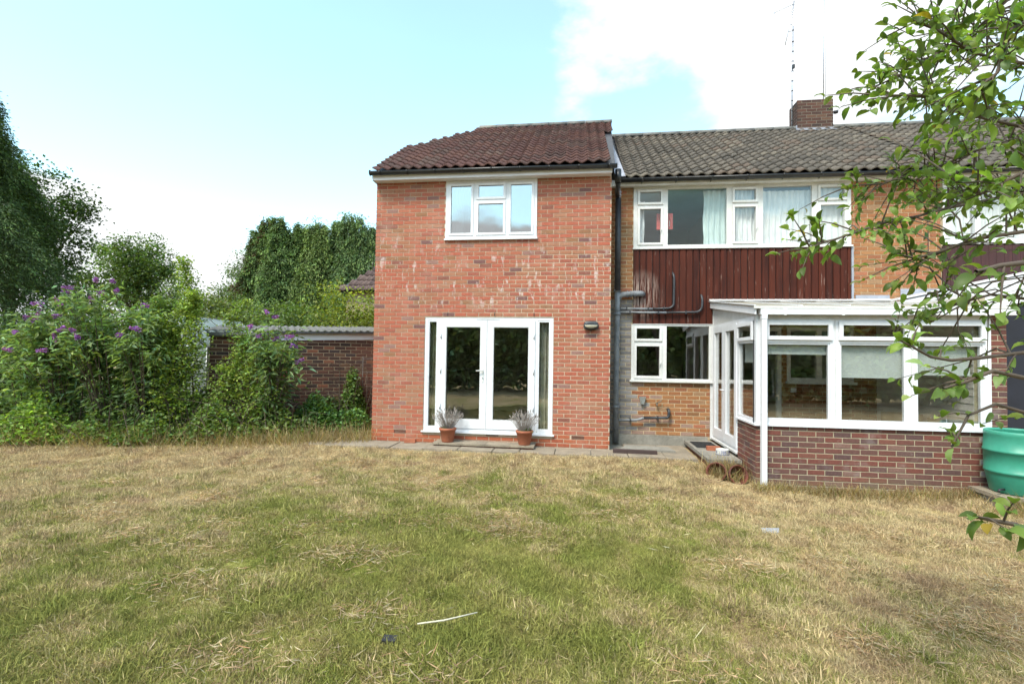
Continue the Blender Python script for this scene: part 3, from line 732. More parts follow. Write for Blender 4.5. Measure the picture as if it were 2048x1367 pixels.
# lead valley strip between the two roofs
va = MB(); a0 = Vector((4.475, my0, mz0+.02)); d_ = Vector((0, math.cos(PITCH), math.sin(PITCH)))
va.prism([a0, a0+Vector((.19, 0, 0)), a0+d_*3.5+Vector((.11, 0, 0)), a0+d_*3.5], (0, 0, .012)); va.build('lead_strip', 'lead', house)
# chimney
ch = MB(); CX0, CX1, CY0, CY1, CZ = 9.08, 9.88, 3.88, 4.36, 7.97
ch.box(CX0, CX1, CY0, CY1, 7.0, CZ-.012); cho = ch.build('chimney', 'sooty_mortar', house)
CP = [(3, (.085, .042, .032)), (3, (.070, .038, .031)), (2, (.11, .05, .036)), (2, (.052, .034, .030)), (1, (.13, .07, .046))]
bw = BrickWall(cho, CP, 'dark_brick', 200, 12)
cpal = lambda u, z, r: pick(CP, r)
bw.face((CX0-.01, CY0, 7.07), (1, 0, 0), (0, -1, 0), CX1-CX0+.02, 0, .90, [], cpal)
bw.face((CX0, CY1, 7.07), (0, -1, 0), (-1, 0, 0), CY1-CY0, 0, .90, [], cpal, start=.1)
bw.face((CX1, CY0, 7.07), (0, 1, 0), (1, 0, 0), CY1-CY0, 0, .90, [], cpal, start=.1)
bw.build()
for cx in (9.30, 9.66): MB().lathe([(.12, -.02), (.115, .03), (.05, .055), (0.001, .06)], (cx, 4.12, CZ-.01), 18).build('chimney_cap', 'asbestos', cho)
fl = MB(); fl.box(CX0-.02, CX1+.03, CY0-.022, CY0-.0065, 7.06, 7.26); fl.prism([(CX0-.03, CY0-.02, 7.205), (CX1+.05, CY0-.02, 7.205), (CX1+.05, CY0-.14, 7.155), (CX0-.03, CY0-.14, 7.155)], (0, 0, .012))
fl.box(CX0-.03, CX0-.0065, CY0-.0, CY1-.1, 7.18, 7.34); fl.build('flashing', 'lead', cho)
sl = MB(); sl.lathe([(.001, -.04), (.05, -.03), (.055, .02), (.001, .03)], (CX1+.06, CY0-.02, 7.62), 12); sl.build('security_light', 'black_pipe', cho)
# soil pipe and waste pipes in the corner
MB().tube([(4.545, .58, 4.62), (4.545, .58, 2.86)], .055, 14).build('soil_pipe', 'black_pipe', house)
v_ = MB(); v_.tube([(4.545, .58, 4.62), (4.545, .58, 4.80)], .045, 14)
for zc in (4.66, 4.72): v_.tube([(4.545, .58, zc), (4.545, .58, zc+.02)], .062, 14)
v_.build('vent_cowl', 'galv', house)
d_ = MB(); d_.tube([(4.505, .10, 4.99), (4.505, .10, 4.74)], .055, 14); d_.tube([(4.505, .10, 4.76), (4.505, .18, 4.70), (4.51, .40, 4.68), (4.53, .55, 4.66)], .045, 12)
d_.build('gutter_outlet', 'black_plastic', house)
sp = MB(); sp.tube([(4.545, .60, 2.90), (4.545, .60, 2.4), (4.535, .60, 1.2), (4.535, .60, .02)], .052, 14)
for zc in (2.84, 2.40, .66): sp.tube([(4.54, .60, zc), (4.54, .60, zc+.05)], .066, 14); sp.tube([(4.54, .60, zc+.09), (4.54, .60, zc+.11)], .062, 14)
sp.build('soil_pipe', 'grey_pipe', house)
wp = MB(); wp.tube([(4.56, .62, 2.70), (4.60, .62, 2.785), (4.70, .615, 2.80), (4.86, .61, 2.81), (4.98, .63, 2.815), (5.02, .70, 2.815)], .055, 14)
for xx in (4.72, 4.78, 4.845): wp.tube([(xx, .614, 2.803), (xx+.02, .613, 2.804)], .066, 14)
wp.build('waste_bend', 'grey_pipe', house)
for (xc, zc, yc) in ((4.72, 2.533, .645), (5.12, 2.53, .654), (5.40, 2.537, .655), (4.78, 2.462, .625), (5.30, 2.46, .637), (5.80, 2.465, .642), (5.59, 2.95, .655), (4.80, .441, .616), (5.30, .498, .63)):
    MB().box(xc-.012, xc+.012, yc-.03, YM-.0065, zc-.028, zc+.028).build('pipe_clip', 'black_pipe', house)
def bendpipe(p, rad, mat, name, rb=.07):
    """polyline with rounded corners"""
    out = [Vector(p[0])]
    for a_, b_, c_ in zip(p, p[1:], p[2:]):
        a_, b_, c_ = Vector(a_), Vector(b_), Vector(c_); i_ = b_+(a_-b_).normalized()*rb; o_ = b_+(c_-b_).normalized()*rb
        for k_ in range(6):
            q = k_/5; out.append(i_*(1-q)**2+b_*2*q*(1-q)+o_*q*q)
    out.append(Vector(p[-1])); return MB().tube(out, rad, 10).build(name, mat, house)
bendpipe([(4.58, .64, 2.535), (4.9, .65, 2.53), (5.2, .655, 2.53)], .021, 'grey_pipe', 'waste_pipe')
bendpipe([(5.20, .655, 2.53), (5.585, .655, 2.545), (5.59, .655, 3.19), (5.575, .70, 3.21)], .022, 'black_pipe', 'waste_pipe', .11)
bendpipe([(4.58, .62, 2.465), (5.0, .63, 2.46), (5.45, .64, 2.46)], .021, 'grey_pipe', 'waste_pipe')
bendpipe([(5.45, .64, 2.46), (6.09, .645, 2.47), (6.10, .65, 2.78), (6.09, .70, 2.80)], .022, 'black_pipe', 'waste_pipe', .13)
bendpipe([(4.58, .61, .43), (4.95, .62, .45), (5.05, .63, .49)], .024, 'grey_pipe', 'waste_pipe')
bendpipe([(5.05, .63, .49), (5.50, .63, .505), (5.51, .64, .64), (5.50, .72, .655)], .027, 'black_pipe', 'waste_pipe', .05)
hp = MB(); hp.prism([(4.97, YM-.09, .88), (5.09, YM-.09, .88), (5.06, YM-.07, .74), (5.0, YM-.07, .74)], (0, .08, 0)); hp.build('hopper', 'alu', house)
tp = MB(); tp.tube([(5.29, YM-.005, .755), (5.29, YM-.07, .755), (5.29, YM-.10, .72)], .012, 8); tp.tube([(5.29, YM-.06, .76), (5.36, YM-.065, .81), (5.385, YM-.065, .825)], .010, 8); tp.lathe([(.02, -.012), (.022, .0), (.02, .012)], (5.29, YM-.07, .755), 10)
tp.build('outside_tap', 'tap_brass', house)
ca = MB(); ca.tube([(9.955, .71, 4.84), (9.953, .71, 3.55), (9.99, .71, 3.44), (10.18, .71, 3.42)], .006, 6); ca.build('cable', 'black_pipe', house)
# television aerials on the chimney
ta = thing('television_aerial', 'aerial on a tall pole strapped to the extension side of the chimney', 'aerial', loc=(0, 0, 0))
MB().tube([(9.03, 4.10, 7.25), (9.045, 4.10, 8.4), (9.07, 4.10, 9.95)], .018, 8).build('mast', 'galv', ta)
b = MB()
for zc in (7.55, 7.8, 8.05, 8.3, 8.55, 8.8, 9.05, 9.3, 9.55, 9.84): b.tube([(9.03+.022*(zc-7.25)/1.5, 4.10, zc), (9.03+.022*(zc-7.25)/1.5, 4.10, zc+.02)], .024, 8)
b.box(9.03, 9.085, 4.03, 4.08, 8.86, 8.95); b.build('cable_clip', 'black_pipe', ta)
b = MB(); b.tube([(8.84, 4.0, 9.42), (8.97, 4.05, 9.95), (9.06, 4.1, 10.35), (9.10, 4.12, 10.6)], .010, 6)
b.tube([(9.06, 4.1, 9.98), (8.98, 4.06, 9.99)], .008, 6); b.tube([(9.06, 4.1, 9.84), (8.93, 4.04, 9.78)], .008, 6)
for k in range(7):
    q = Vector((9.0, 4.07, 10.08)).lerp(Vector((9.1, 4.12, 10.6)), k/6); b.tube([q-Vector((.0, .12, -.02)), q+Vector((.02, .12, .05))], .005, 5); b.tube([q+Vector((0, 0, -.05)), q+Vector((.01, 0, .06))], .004, 5)
b.build('yagi_array', 'galv', ta)
b = MB(); b.tube([(8.62, 4.1, 10.33), (8.85, 4.1, 10.42), (9.08, 4.1, 10.52)], .007, 6); b.lathe([(.012, -.02), (.012, .02)], (8.62, 4.1, 10.33), 8); b.build('dipole', 'galv', ta)
tb = thing('aerial_mast', 'thin pale aerial mast with twin cables rising from the far edge of the chimney', 'aerial')
MB().tube([(9.80, 4.18, 7.5), (9.84, 4.18, 11.5)], .013, 8).build('mast', 'galv', tb)
MB().tube([(9.845, 4.16, 7.9), (9.865, 4.18, 9.6), (9.885, 4.18, 11.5)], .005, 5).build('cable', 'galv', tb)
MB().tube([(9.93, 3.86, 7.63), (10.02, 3.86, 7.69), (10.16, 3.86, 7.82), (10.23, 3.86, 8.02)], .004, 5).build('cable', 'black_pipe', tb)

# ------------------------------------------------------------------ neighbour beyond the pier
nbh = thing('neighbouring_house', 'next house in the terrace with dark brown boards and white window behind the branches', 'house')
mb = MB(); wall_slab(mb, 10.165, 17, YM+.004, YM+.28, -.25, 4.95, [(10.22, 13.4, 3.665, 4.9)]); mb.build('wall', 'dark_mortar', nbh)
x = 10.18
while x < 13.0:
    MB().box(x, x+.118, YM-.02, YM+.003, 2.25, 3.66).build('cladding_board', 'brown_boards', nbh); x += .122
b = MB(); b.frame(10.2, 13.4, 3.69, 4.86, .075, YM-.02, YM+.05)
for xm in (10.75, 11.9, 12.5): b.box(xm-.045, xm+.045, YM-.02, YM+.05, 3.766, 4.784)
nw = b.build('window', 'upvc', nbh)
for xa, xb in ((10.276, 10.704), (10.796, 11.854), (11.946, 12.454), (12.546, 13.324)): MB().box(xa, xb, YM, YM+.007, 3.766, 4.784).build('pane', 'glass_main', nw)
rm = MB(); room(rm, 10.17, 13.5, YM+.281, 3, 3.4, 4.88); rm.build('room_lining', 'room', nbh)
cu = curtain('net_curtain', 'white net curtain behind the neighbouring upper window among the leaves', 10.25, 13.3, YM+.1, 3.7, 4.8, 'net', 26)
MB().box(10.165, 17, .545, .567, 4.842, 4.955).build('fascia', 'white_paint', nbh); MB().box(10.165, 17, .5675, YM+.02, 4.862, 4.872).build('soffit', 'white_paint', nbh)
g = MB(); half_round(g, (10.165, .475, 4.93), (17, .475, 4.92), .062); g.build('gutter', 'black_plastic', nbh)
dk = MB(); dk.prism([Vector(q)+nrm for q in [(10.165, my0+.03, mz0), (17, my0+.03, mz0), (17, YR2, ZR2), (10.165, YR2, ZR2)]], (0, 0, -.05))
dk.add([(10.165, YR2+.01, ZR2-.03), (17, YR2+.01, ZR2-.03), (17, 2*YR2, mz0), (10.165, 2*YR2, mz0)], [(0, 1, 2, 3)])
nroof = dk.build('roof', 'black_pipe', nbh)
lay_roof(nroof, 10.21, 16.9, my0, mz0, PITCH, MG, MR, MTP, 'old_tile', rt)
x = 10.165
while x < 16.9:
    b = MB(); half_round(b, (x, YR2, ZR2-.03), (x+.447, YR2, ZR2-.03), .11, .018, 8, -1); b.build('ridge_tile', 'asbestos', nroof); x += .45
lt = thing('neighbouring_lean_to', 'white boarded gable of the neighbouring lean-to sloping up beyond the pier', 'lean-to')
P0, P1 = Vector((9.33, .40, 2.655)), Vector((12.6, .40, 3.40)); dv = P1-P0
for k in range(4):
    o0, o1 = .115*k+.0, .115*(k+1)-.007
    a0, a1 = (0, 0) if k < 3 else (0, 0)
    MB().prism([P0+Vector((.28*k, 0, .28*k*dv.z/dv.x-o1)), P0+Vector((.28*k, 0, .28*k*dv.z/dv.x-o0)), P1-Vector((0, 0, o0)), P1-Vector((0, 0, o1))], (0, .02+.004*(k == 0), 0)).build('board', 'upvc', lt)
MB().prism([P0+Vector((-.05, -.02, .012)), P1+Vector((0, -.02, .012)), P1+Vector((0, -.02, .05)), P0+Vector((-.05, -.02, .05))], (0, .3, 0)).build('verge_trim', 'upvc', lt)
MB().box(9.47, 14, .45, .47, -.2, 2.58).build('dark_interior_sheet', 'void_dark', lt)  # near-black sheet whose colour stands in for the lean-to's shaded interior

# ------------------------------------------------------------------ conservatory
cons = thing('conservatory', 'white plastic lean-to conservatory on a low red brick wall', 'conservatory')
X0, X1, YC = 6.30, 9.25, -1.58
mb = MB(); mb.box(X0+.004, X1-.0, YC+.004, YC+.10, -.4, .685); mb.box(X0+.004, X0+.10, YC+.1005, -.765, -.4, .685)
cwall = mb.build('dwarf_wall', 'cons_mortar', cons)
CP2 = [(5, (.190, .068, .052)), (4, (.170, .070, .056)), (3, (.150, .074, .062)), (2, (.125, .070, .065)), (2, (.205, .082, .06)), (1.4, (.22, .125, .10)), (1, (.15, .085, .075)), (0, (.33, .30, .30))]
cpal2 = lambda u, z, r: 7 if (u > 2.80 and r.random() < .75) else pick(CP2, r)
bw = BrickWall(cwall, CP2, 'cons_brick', 300, 17)
bw.face((X0, YC, 0), (1, 0, 0), (0, -1, 0), X1-X0, -.265, .685, [], cpal2)
bw.face((X0, -.765, 0), (0, -1, 0), (-1, 0, 0), -.765-YC, -.265, .685, [], lambda u, z, r: pick(CP2, r), start=.11)
bw.build()
b = MB(); b.box(X0-.035, X1+.01, YC-.04, YC+.12, .688, .712); b.box(X0-.035, X0+.12, YC+.1205, -.75, .688, .712); b.build('sill', 'upvc', cons)
# front frame: three bays
FZ0, FZ1 = .7125, 2.165
ff = MB(); yA, yB = YC-.005, YC+.065
ff.box(X0, X0+.132, yA, yB+.06, FZ0, FZ1)
for xm in (7.328, 8.284): ff.box(xm-.062, xm+.062, yA, yB, FZ0, FZ1)
ff.box(9.15, X1, yA, yB, FZ0, FZ1)
BAYS = [(6.432, 7.266), (7.390, 8.222), (8.346, 9.150)]
for xa, xb in BAYS:
    ff.box(xa, xb, yA, yB, FZ0, .775); ff.box(xa, xb, yA, yB, 1.846, 1.893); ff.box(xa, xb, yA, yB, 2.135, FZ1)
cf = ff.build('front_frame', 'upvc', cons)
for xa, xb in BAYS:
    MB().frame(xa+.001, xb-.001, .776, 1.845, .022, yA+.012, yB-.01).build('glazing_bead', 'upvc', cf)
    MB().box(xa+.024, xb-.024, YC+.02, YC+.028, .799, 1.822).build('pane', 'glass', cf)
    op = MB().frame(xa-.02, xb+.02, 1.888, 2.146, .052, yA-.032, yA-.002).build('top_opener', 'upvc', cons)
    MB().box(xa+.031, xb-.031, yA-.018, yA-.012, 1.941, 2.093).build('pane', 'glass', op)
for xm in (7.328, 8.284): MB().box(xm-.006, xm+.006, yA-.004, yA-.0005, FZ0+.002, FZ1-.002).build('joint_strip', 'old_upvc', cf)
# side: pair of doors, then window over the dwarf wall
sf = MB()
def sbox(mb, ya, yb, za, zb, x0=0, x1=.065): mb.box(X0+x0, X0+x1, ya, yb, za, zb)
def sframe(mb, ya, yb, za, zb, w, x0, x1, wb=None):
    wb = wb or w
    sbox(mb, ya, ya+w, za, zb, x0, x1); sbox(mb, yb-w, yb, za, zb, x0, x1); sbox(mb, ya+w, yb-w, za, za+wb, x0, x1); sbox(mb, ya+w, yb-w, zb-w, zb, x0, x1)
sframe(sf, -.765, .70, .165, 2.225, .045, .0, .07); sbox(sf, -1.458, -.766, FZ0, .765); sbox(sf, -1.458, -.766, 2.12, 2.225); sbox(sf, -1.458, -.766, 1.846, 1.893); sbox(sf, -.815+.0, -.766, .766, 1.845); sbox(sf, -1.505, -1.4585, FZ0, 2.225)
sfo = sf.build('side_frame', 'upvc', cons)
for ya, yb in ((-.717, -.036), (-.030, .652)):
    b = MB(); sframe(b, ya, yb, .212, 2.178, .105, -.012, .058, wb=.15); dl = b.build('door', 'upvc', cons)
    b = MB(); sbox(b, ya+.106, yb-.106, .363, 2.072, .02, .028); b.build('pane', 'glass', dl)
b = MB(); b.tube([(X0-.012, -.05, 1.08), (X0-.05, -.05, 1.08), (X0-.05, .06, 1.08)], .009, 8); b.build('door_handle', 'upvc', dl)
b = MB(); sbox(b, -1.45, -.82, .77, 1.842, .02, .028); b.build('pane', 'glass', sfo)
b = MB(); sframe(b, -1.475, -.775, 1.886, 2.15, .05, -.03, -.002); so = b.build('top_opener', 'upvc', cons)
b = MB(); sbox(b, -1.424, -.826, 1.937, 2.099, -.018, -.012); b.build('pane', 'glass', so)
MB().box(X0-.03, X0+.08, -.765, .70, .135, .1645).build('threshold', 'old_upvc', cons)
# roof
ZE, ZW = 2.335, 2.655; yE = YC-.11
b = MB()
for k in range(5):
    xa = X0-.06+k*.61; xb = min(xa+.605, X1+.22)
    b.prism([(xa, yE, ZE), (xb, yE, ZE), (xb, YM-.01, ZW), (xa, YM-.01, ZW)], (0, 0, .016))
ro = b.build('roof', 'roof_sheet', cons)
for k in range(6):
    xa = X0-.075+k*.61; xa = min(xa, X1+.2)
    MB().prism([(xa, yE-.012, ZE+.0165), (xa+.03, yE-.012, ZE+.0165), (xa+.03, YM-.02, ZW+.0165), (xa, YM-.02, ZW+.0165)], (0, 0, .014)).build('glazing_bar', 'upvc', ro)
MB().box(X0-.07, X1+.22, yE-.02, yE-.001, ZE-.02, ZE+.012).build('end_cap', 'white_paint', ro)
MB().prism([(X0-.075, YM-.13, ZW+.02), (X1+.1, YM-.13, ZW+.02), (X1+.1, YM-.008, ZW+.06), (X0-.075, YM-.008, ZW+.06)], (0, 0, .008)).build('wall_flashing', 'white_paint', ro)
b = MB(); b.box(X0, X1, YC+.0, YC+.055, FZ1+.0005, 2.245); b.build('eaves_beam', 'old_upvc', cons)
g = MB(); g.box(X0+.02, X1+.25, YC-.125, YC-.012, 2.232, 2.250); g.box(X0+.02, X1+.25, YC-.125, YC-.112, 2.2505, 2.318); g.box(X0+.02, X0+.03, YC-.1115, YC-.012, 2.2505, 2.318); g.box(X0+.02, X1+.25, YC-.024, YC-.012, 2.2505, 2.318)
cg = g.build('gutter', 'upvc', cons)
for xm in (6.62, 7.36, 8.28, 9.1): MB().box(xm, xm+.035, YC-.132, YC-.1255, 2.222, 2.322).build('gutter_bracket', 'upvc', cg)
# gable cheek above the side doors
MB().prism([(X0+.01, .70, 2.226), (X0+.01, YC+.07, 2.226), (X0+.01, YC+.07, 2.33), (X0+.01, .70, 2.62)], (.04, 0, 0)).build('gable_cheek', 'old_upvc', cons)
b = MB(); b.prism([(X0-.052, YM-.012, 2.55), (X0-.052, YC-.10, 2.235), (X0-.052, YC-.10, 2.352), (X0-.052, YM-.012, 2.678)], (.022, 0, 0)); b.build('bargeboard', 'upvc', cons)
MB().box(X0-.045, X0+.055, .701, YM-.0065, .13, 2.60).build('wall_post', 'old_upvc', cons)
dp = MB(); dp.box(6.335, 6.405, -1.705, -1.635, -.26, .86); dp.box(6.332, 6.408, -1.708, -1.632, .8605, .875); dp.box(6.337, 6.403, -1.703, -1.637, .8755, 2.17); dp.box(6.332, 6.408, -1.708, -1.632, 2.1705, 2.232)
dp.build('downpipe', 'upvc', cons)
# party wall inside, painted boards, and its brick end
for k in range(24):
    z = .0+k*.105
    if z > 2.5: break
    MB().prism([(9.10, -1.50, z+.001), (9.088, -1.50, z+.002), (9.097, -1.50, z+.101), (9.10, -1.50, z+.103)], (0, 2.2, 0)).build('painted_board', 'white_boards', cons)
mb = MB(); mb.box(9.102, 9.246, -1.50, .71, -.2, 2.50); mb.box(9.2505, 9.46, -1.546, .60, -.3, 2.30); pw = mb.build('party_wall', 'cons_mortar', cons)
bw = BrickWall(pw, CP2, 'cons_brick', 80, 23); bw.face((9.2505, -1.55, 0), (1, 0, 0), (0, -1, 0), .21, -.265, 2.26, [], lambda u, z, r: pick(CP2, r)); bw.build()
MB().box(X0+.1, 9.1, YC+.11, .72, -.05, .02).build('floor', 'carpet', cons)
for (xa, xb, zb, lb) in ((6.45, 7.25, 1.685, 'short pale roller blind in the bay beside the downpipe'), (7.40, 8.215, 1.372, 'long pale roller blind in the middle conservatory bay'), (8.355, 9.06, 1.425, 'pale roller blind in the bay beside the water butt')):
    o = thing('roller_blind', lb, 'blind', 'roller blinds in the conservatory front')
    vs = []; n = 8
    for j in range(2):
        for i in range(n+1): vs.append((xa+(xb-xa)*i/n, YC+.085+.006*math.sin(i*1.9+xa*3), zb+.02 if j == 0 else 1.86))
    MB().add(vs, [(i, i+1, n+2+i, n+1+i) for i in range(n)], True).build('fabric', 'blind', o)
    MB().box(xa, xb, YC+.08, YC+.094, zb, zb+.022).build('hem_bar', 'blind', o)
    MB().tube([(xa, YC+.085, 1.875), (xb, YC+.085, 1.875)], .02, 10).build('roller', 'upvc', o)
o = thing('roller_blind', 'roller blind inside the side window of the conservatory next to the doors', 'blind', 'roller blinds in the conservatory front')
MB().box(X0+.085, X0+.088, -1.44, -.84, 1.58, 1.86).build('fabric', 'blind', o); MB().box(X0+.08, X0+.093, -1.44, -.84, 1.56, 1.5799).build('hem_bar', 'blind', o)
curtain('curtain', 'dark grey curtain bunched inside the conservatory beside the inner door', 6.50, 6.75, .45, .1, 2.1, 'curtain', 4, .03)
o = MB().box(8.66, 9.06, -.55, -.2, .021, .80).build('cardboard_box', 'card'); tag(o, 'tall cardboard box inside the conservatory against the white boards', 'box')
o = thing('folding_chair', 'folded chair leaning inside the conservatory beside the cardboard box', 'chair')
b = MB(); b.tube([(8.98, -.75, .02), (9.06, -.75, .80), (9.06, -1.05, .80), (8.98, -1.05, .02)], .012, 8); b.build('frame', 'galv', o); MB().box(8.985, 9.00, -1.03, -.77, .42, .78).build('backrest', 'card', o)

# ------------------------------------------------------------------ small things by the house
st = thing('door_step', 'low stone slab step on bricks in front of the french doors', 'step')
MB().box(1.30, 3.07, -.345, -.008, -.06, .028).build('base', 'old_terracotta', st)
xs_ = (1.28, 1.40, 1.79, 2.22, 2.66, 3.09)
for a_, b_ in zip(xs_, xs_[1:]):
    MB().box(a_+.003, b_-.003, -.375, -.010, .0285, .062+RNG.uniform(-.003, .003)).build('slab', 'slab', st)
def lavender(loc, seed, label, s=1.0):
    t_ = thing('potted_lavender', label, 'potted plant', 'dead lavender pots on the step', loc)
    MB().lathe([(.001, .0), (.098, 0), (.105, .015), (.138, .20), (.150, .205), (.156, .235), (.148, .25), (.132, .25), (.128, .215), (.001, .212)], (0, 0, 0), 30).build('pot', 'terracotta', t_)
    MB().lathe([(.001, .222), (.127, .218)], (0, 0, 0), 20).build('soil', 'soil', t_)
    rg = random.Random(seed); b = MB()
    for i in range(150):
        a = rg.uniform(0, 2*math.pi); sp = rg.random()**.6; r0 = .09*rg.random()
        top = Vector((math.cos(a)*(.05+.24*sp), math.sin(a)*(.05+.24*sp), .22+(.40-.14*sp*sp)*rg.uniform(.7, 1.05)))
        base = Vector((math.cos(a)*r0, math.sin(a)*r0, .215)); mid = base.lerp(top, .5)+Vector((rg.gauss(0, .015), rg.gauss(0, .015), .03))
        b.tube([base, mid, top], [.0032, .0024, .0014], 4, False)
        if rg.random() < .75:
            d = (top-mid).normalized(); b.tube([top-d*.05, top-d*.025, top], [.002, .0065, .002], 5, False)
    b.build('dead_stems', 'dead_twig', t_)
    n = 130; c = np.stack([NR.normal(.05 if seed == 2 else -.04, .05, n), NR.normal(0, .05, n), .225+NR.random(n)*.06], 1)
    leaf_obj('leaves', c, .035, .016, np.array([.10, .17, .04]), .35, t_)
def leaves(c, size, width, col, cvar, up=.4, dirs=None, curl=.25, seg=1, updir=None):
    """leaf-shaped faces round the points c; returns V, F, C. size may be per leaf"""
    n = len(c); size = np.broadcast_to(np.asarray(size, float), (n,))*NR.uniform(.7, 1.25, n); width = np.broadcast_to(np.asarray(width, float), (n,))*NR.uniform(.8, 1.2, n)
    if dirs is None: dirs = NR.normal(size=(n, 3)); dirs[:, 2] *= .6
    d = dirs/np.linalg.norm(dirs, axis=1)[:, None]
    nrm = NR.normal(size=(n, 3)); nrm[:, 2] = np.abs(nrm[:, 2])+up*2
    s = np.cross(d, nrm); s /= np.linalg.norm(s, axis=1)[:, None]+1e-9
    nn = np.cross(s, d); L = size[:, None]; Wd = width[:, None]
    if seg == 1:
        mid_ = c+d*L*.45+nn*L*curl*.12; P = [c, mid_+s*Wd*.5+nn*Wd*.15, c+d*L-nn*L*curl*.4, mid_-s*Wd*.5+nn*Wd*.15]
        V = np.stack(P, 1).reshape(-1, 3); base = np.arange(n)*4
        F = np.concatenate([np.stack([base, base+1, base+2], 1), np.stack([base, base+2, base+3], 1)]); k = 4
    else:
        prof = [(.06, .10), (.22, .38), (.45, .5), (.68, .46), (.87, .26)]
        P = [c]
        for tt, ww in prof:
            m_ = c+d*L*tt-nn*L*curl*(tt-.45)**2*1.6; lift = nn*Wd*ww*.35
            P += [m_+s*Wd*ww+lift, m_, m_-s*Wd*ww+lift]
        P.append(c+d*L-nn*L*curl*.5); V = np.stack(P, 1).reshape(-1, 3); k = 17; base = (np.arange(n)*k)[:, None]
        T = [(0, 1, 2), (0, 2, 3)]
        for q in range(4):
            a = 1+3*q; T += [(a, a+3, a+4), (a, a+4, a+1), (a+1, a+4, a+5), (a+1, a+5, a+2)]
        T += [(13, 16, 14), (14, 16, 15)]
        F = (base[:, :, None]+np.array(T)[None]).reshape(-1, 3)
    col = np.broadcast_to(np.asarray(col, float), (n, 3))
    f = np.exp(NR.normal(0, cvar, n))[:, None]; hue = NR.normal(0, cvar*.35, n)
    cc = col*f; cc = np.stack([cc[:, 0]*np.exp(hue), cc[:, 1], cc[:, 2]*np.exp(-hue)], 1)
    return V, F, np.repeat(np.clip(cc, .004, .9), k, axis=0)
def leaf_obj(name, c, size, width, col, cvar, parent, mat='leaf', **k):
    V, F, C_ = leaves(np.asarray(c, float), size, width, col, cvar, **k)
    return link(name, np_mesh(name, V, F, mat, C_), parent)
lavender((1.525, -.235, .063), 1, 'terracotta pot of dead lavender on the step, the one beside the olive curtain')
lavender((2.905, -.240, .063), 2, 'terracotta pot of dead lavender with green shoots on the step, the one nearer the lamp')
o = MB().box(-.1, .1, -.05, .05, 0, .065).build('loose_brick', 'terracotta'); o.location = (.80, -.13, .004); o.rotation_euler = (0, 0, .1); tag(o, 'loose pinkish brick lying against the wall below the air brick', 'brick')
o = MB().box(-.105, .105, -.05, .05, 0, .065).build('loose_brick', 'terracotta'); o.location = (6.05, -.32, .102); o.rotation_euler = (0, 0, -.05); tag(o, 'loose orange brick on the concrete ledge behind the pet bowl', 'brick')
lg_ = thing('concrete_ledge', 'concrete slab ledge beside the conservatory doors carrying mat and bowl', 'ledge')
MB().box(5.78, 6.262, -1.10, .645, .045, .1).build('slab', 'concrete', lg_); MB().box(5.83, 6.25, -1.04, .60, -.25, .0445).build('brick_base', 'old_terracotta', lg_)
mtt = thing('door_mat', 'black rubber grid mat on the concrete ledge by the doors', 'mat')
b = MB(); b.box(5.84, 6.2, -.12, .44, .1015, .106); b.build('backing', 'rubber', mtt); b = MB()
for k in range(9): b.box(5.84, 6.2, -.12+k*.066, -.10+k*.066, .1065, .118)
b.build('rib', 'rubber', mtt)
pbw = thing('pet_bowl', 'round white ceramic pet bowl with blue lettering on the ledge', 'bowl', loc=(6.10, -.66, .101))
MB().lathe([(.001, 0), (.098, 0), (.104, .008), (.096, .075), (.100, .082), (.094, .084), (.086, .074), (.08, .02), (.001, .016)], (0, 0, 0), 30).build('bowl', 'ceramic', pbw)
MB().lathe([(.099, .002), (.1045, .008), (.1030, .013), (.1029, .0125)], (0, 0, 0), 30).build('foot_band', 'blue_print', pbw)
def glyph(strokes, a0):
    b = MB()
    for (u0, z0, u1, z1) in strokes:
        n = 4; pts = []
        for i in range(n+1):
            q = i/n; a = a0+(u0+(u1-u0)*q)/.10; z = z0+(z1-z0)*q; rr = .1012-.008*(z-.03)/.05+.001; pts.append((rr*math.sin(a), -rr*math.cos(a), z))
        b.tube(pts, .0034, 5)
    return b
# letters as they read on the bowl: J D S
LET = {'J': [(.004, .062, .026, .062), (.018, .062, .018, .032), (.018, .032, .010, .025), (.010, .025, .002, .031)],
       'D': [(0, .025, 0, .062), (0, .062, .016, .056), (.016, .056, .019, .043), (.019, .043, .015, .030), (.015, .030, 0, .025)],
       'S': [(.018, .060, .004, .062), (.004, .062, .003, .048), (.003, .048, .018, .041), (.018, .041, .017, .027), (.017, .027, .002, .026)]}
for ch_, off in (('J', -.50), ('D', -.15), ('S', .13)): glyph(LET[ch_], off).build('letter', 'blue_print', pbw)
for a_ in (-1.25, 1.15): glyph([(-.006, .03, .006, .06), (.006, .03, -.006, .06), (-.008, .045, .008, .045)], a_).build('motif', 'blue_print', pbw)
for (loc, rx, rz_, lb) in (((5.86, -1.30, -.075), R(62), R(-25), 'dark red clay pot tipped over under dry grass, the one at the ledge corner'), ((6.08, -1.36, -.075), R(70), R(12), 'dark red clay pot tipped over under dry grass, the one next to the conservatory wall')):
    o = MB().lathe([(.001, 0), (.085, 0), (.125, .19), (.14, .195), (.14, .23), (.125, .23), (.118, .19), (.08, .012), (.001, .012)], (0, 0, -.1), 24).build('tipped_pot', 'old_terracotta'); o.location = loc; o.rotation_euler = (rx, 0, rz_)
    tag(o, lb, 'pot', 'tipped clay pots by the ledge')
o = MB().box(-.36, .36, -.05, .05, 0, .06).build('wooden_plank', 'plank_wood'); o.location = (4.78, -.36, .006); o.rotation_euler = (0, 0, -.06); tag(o, 'dark weathered plank lying on the paving below the drainpipe', 'plank')
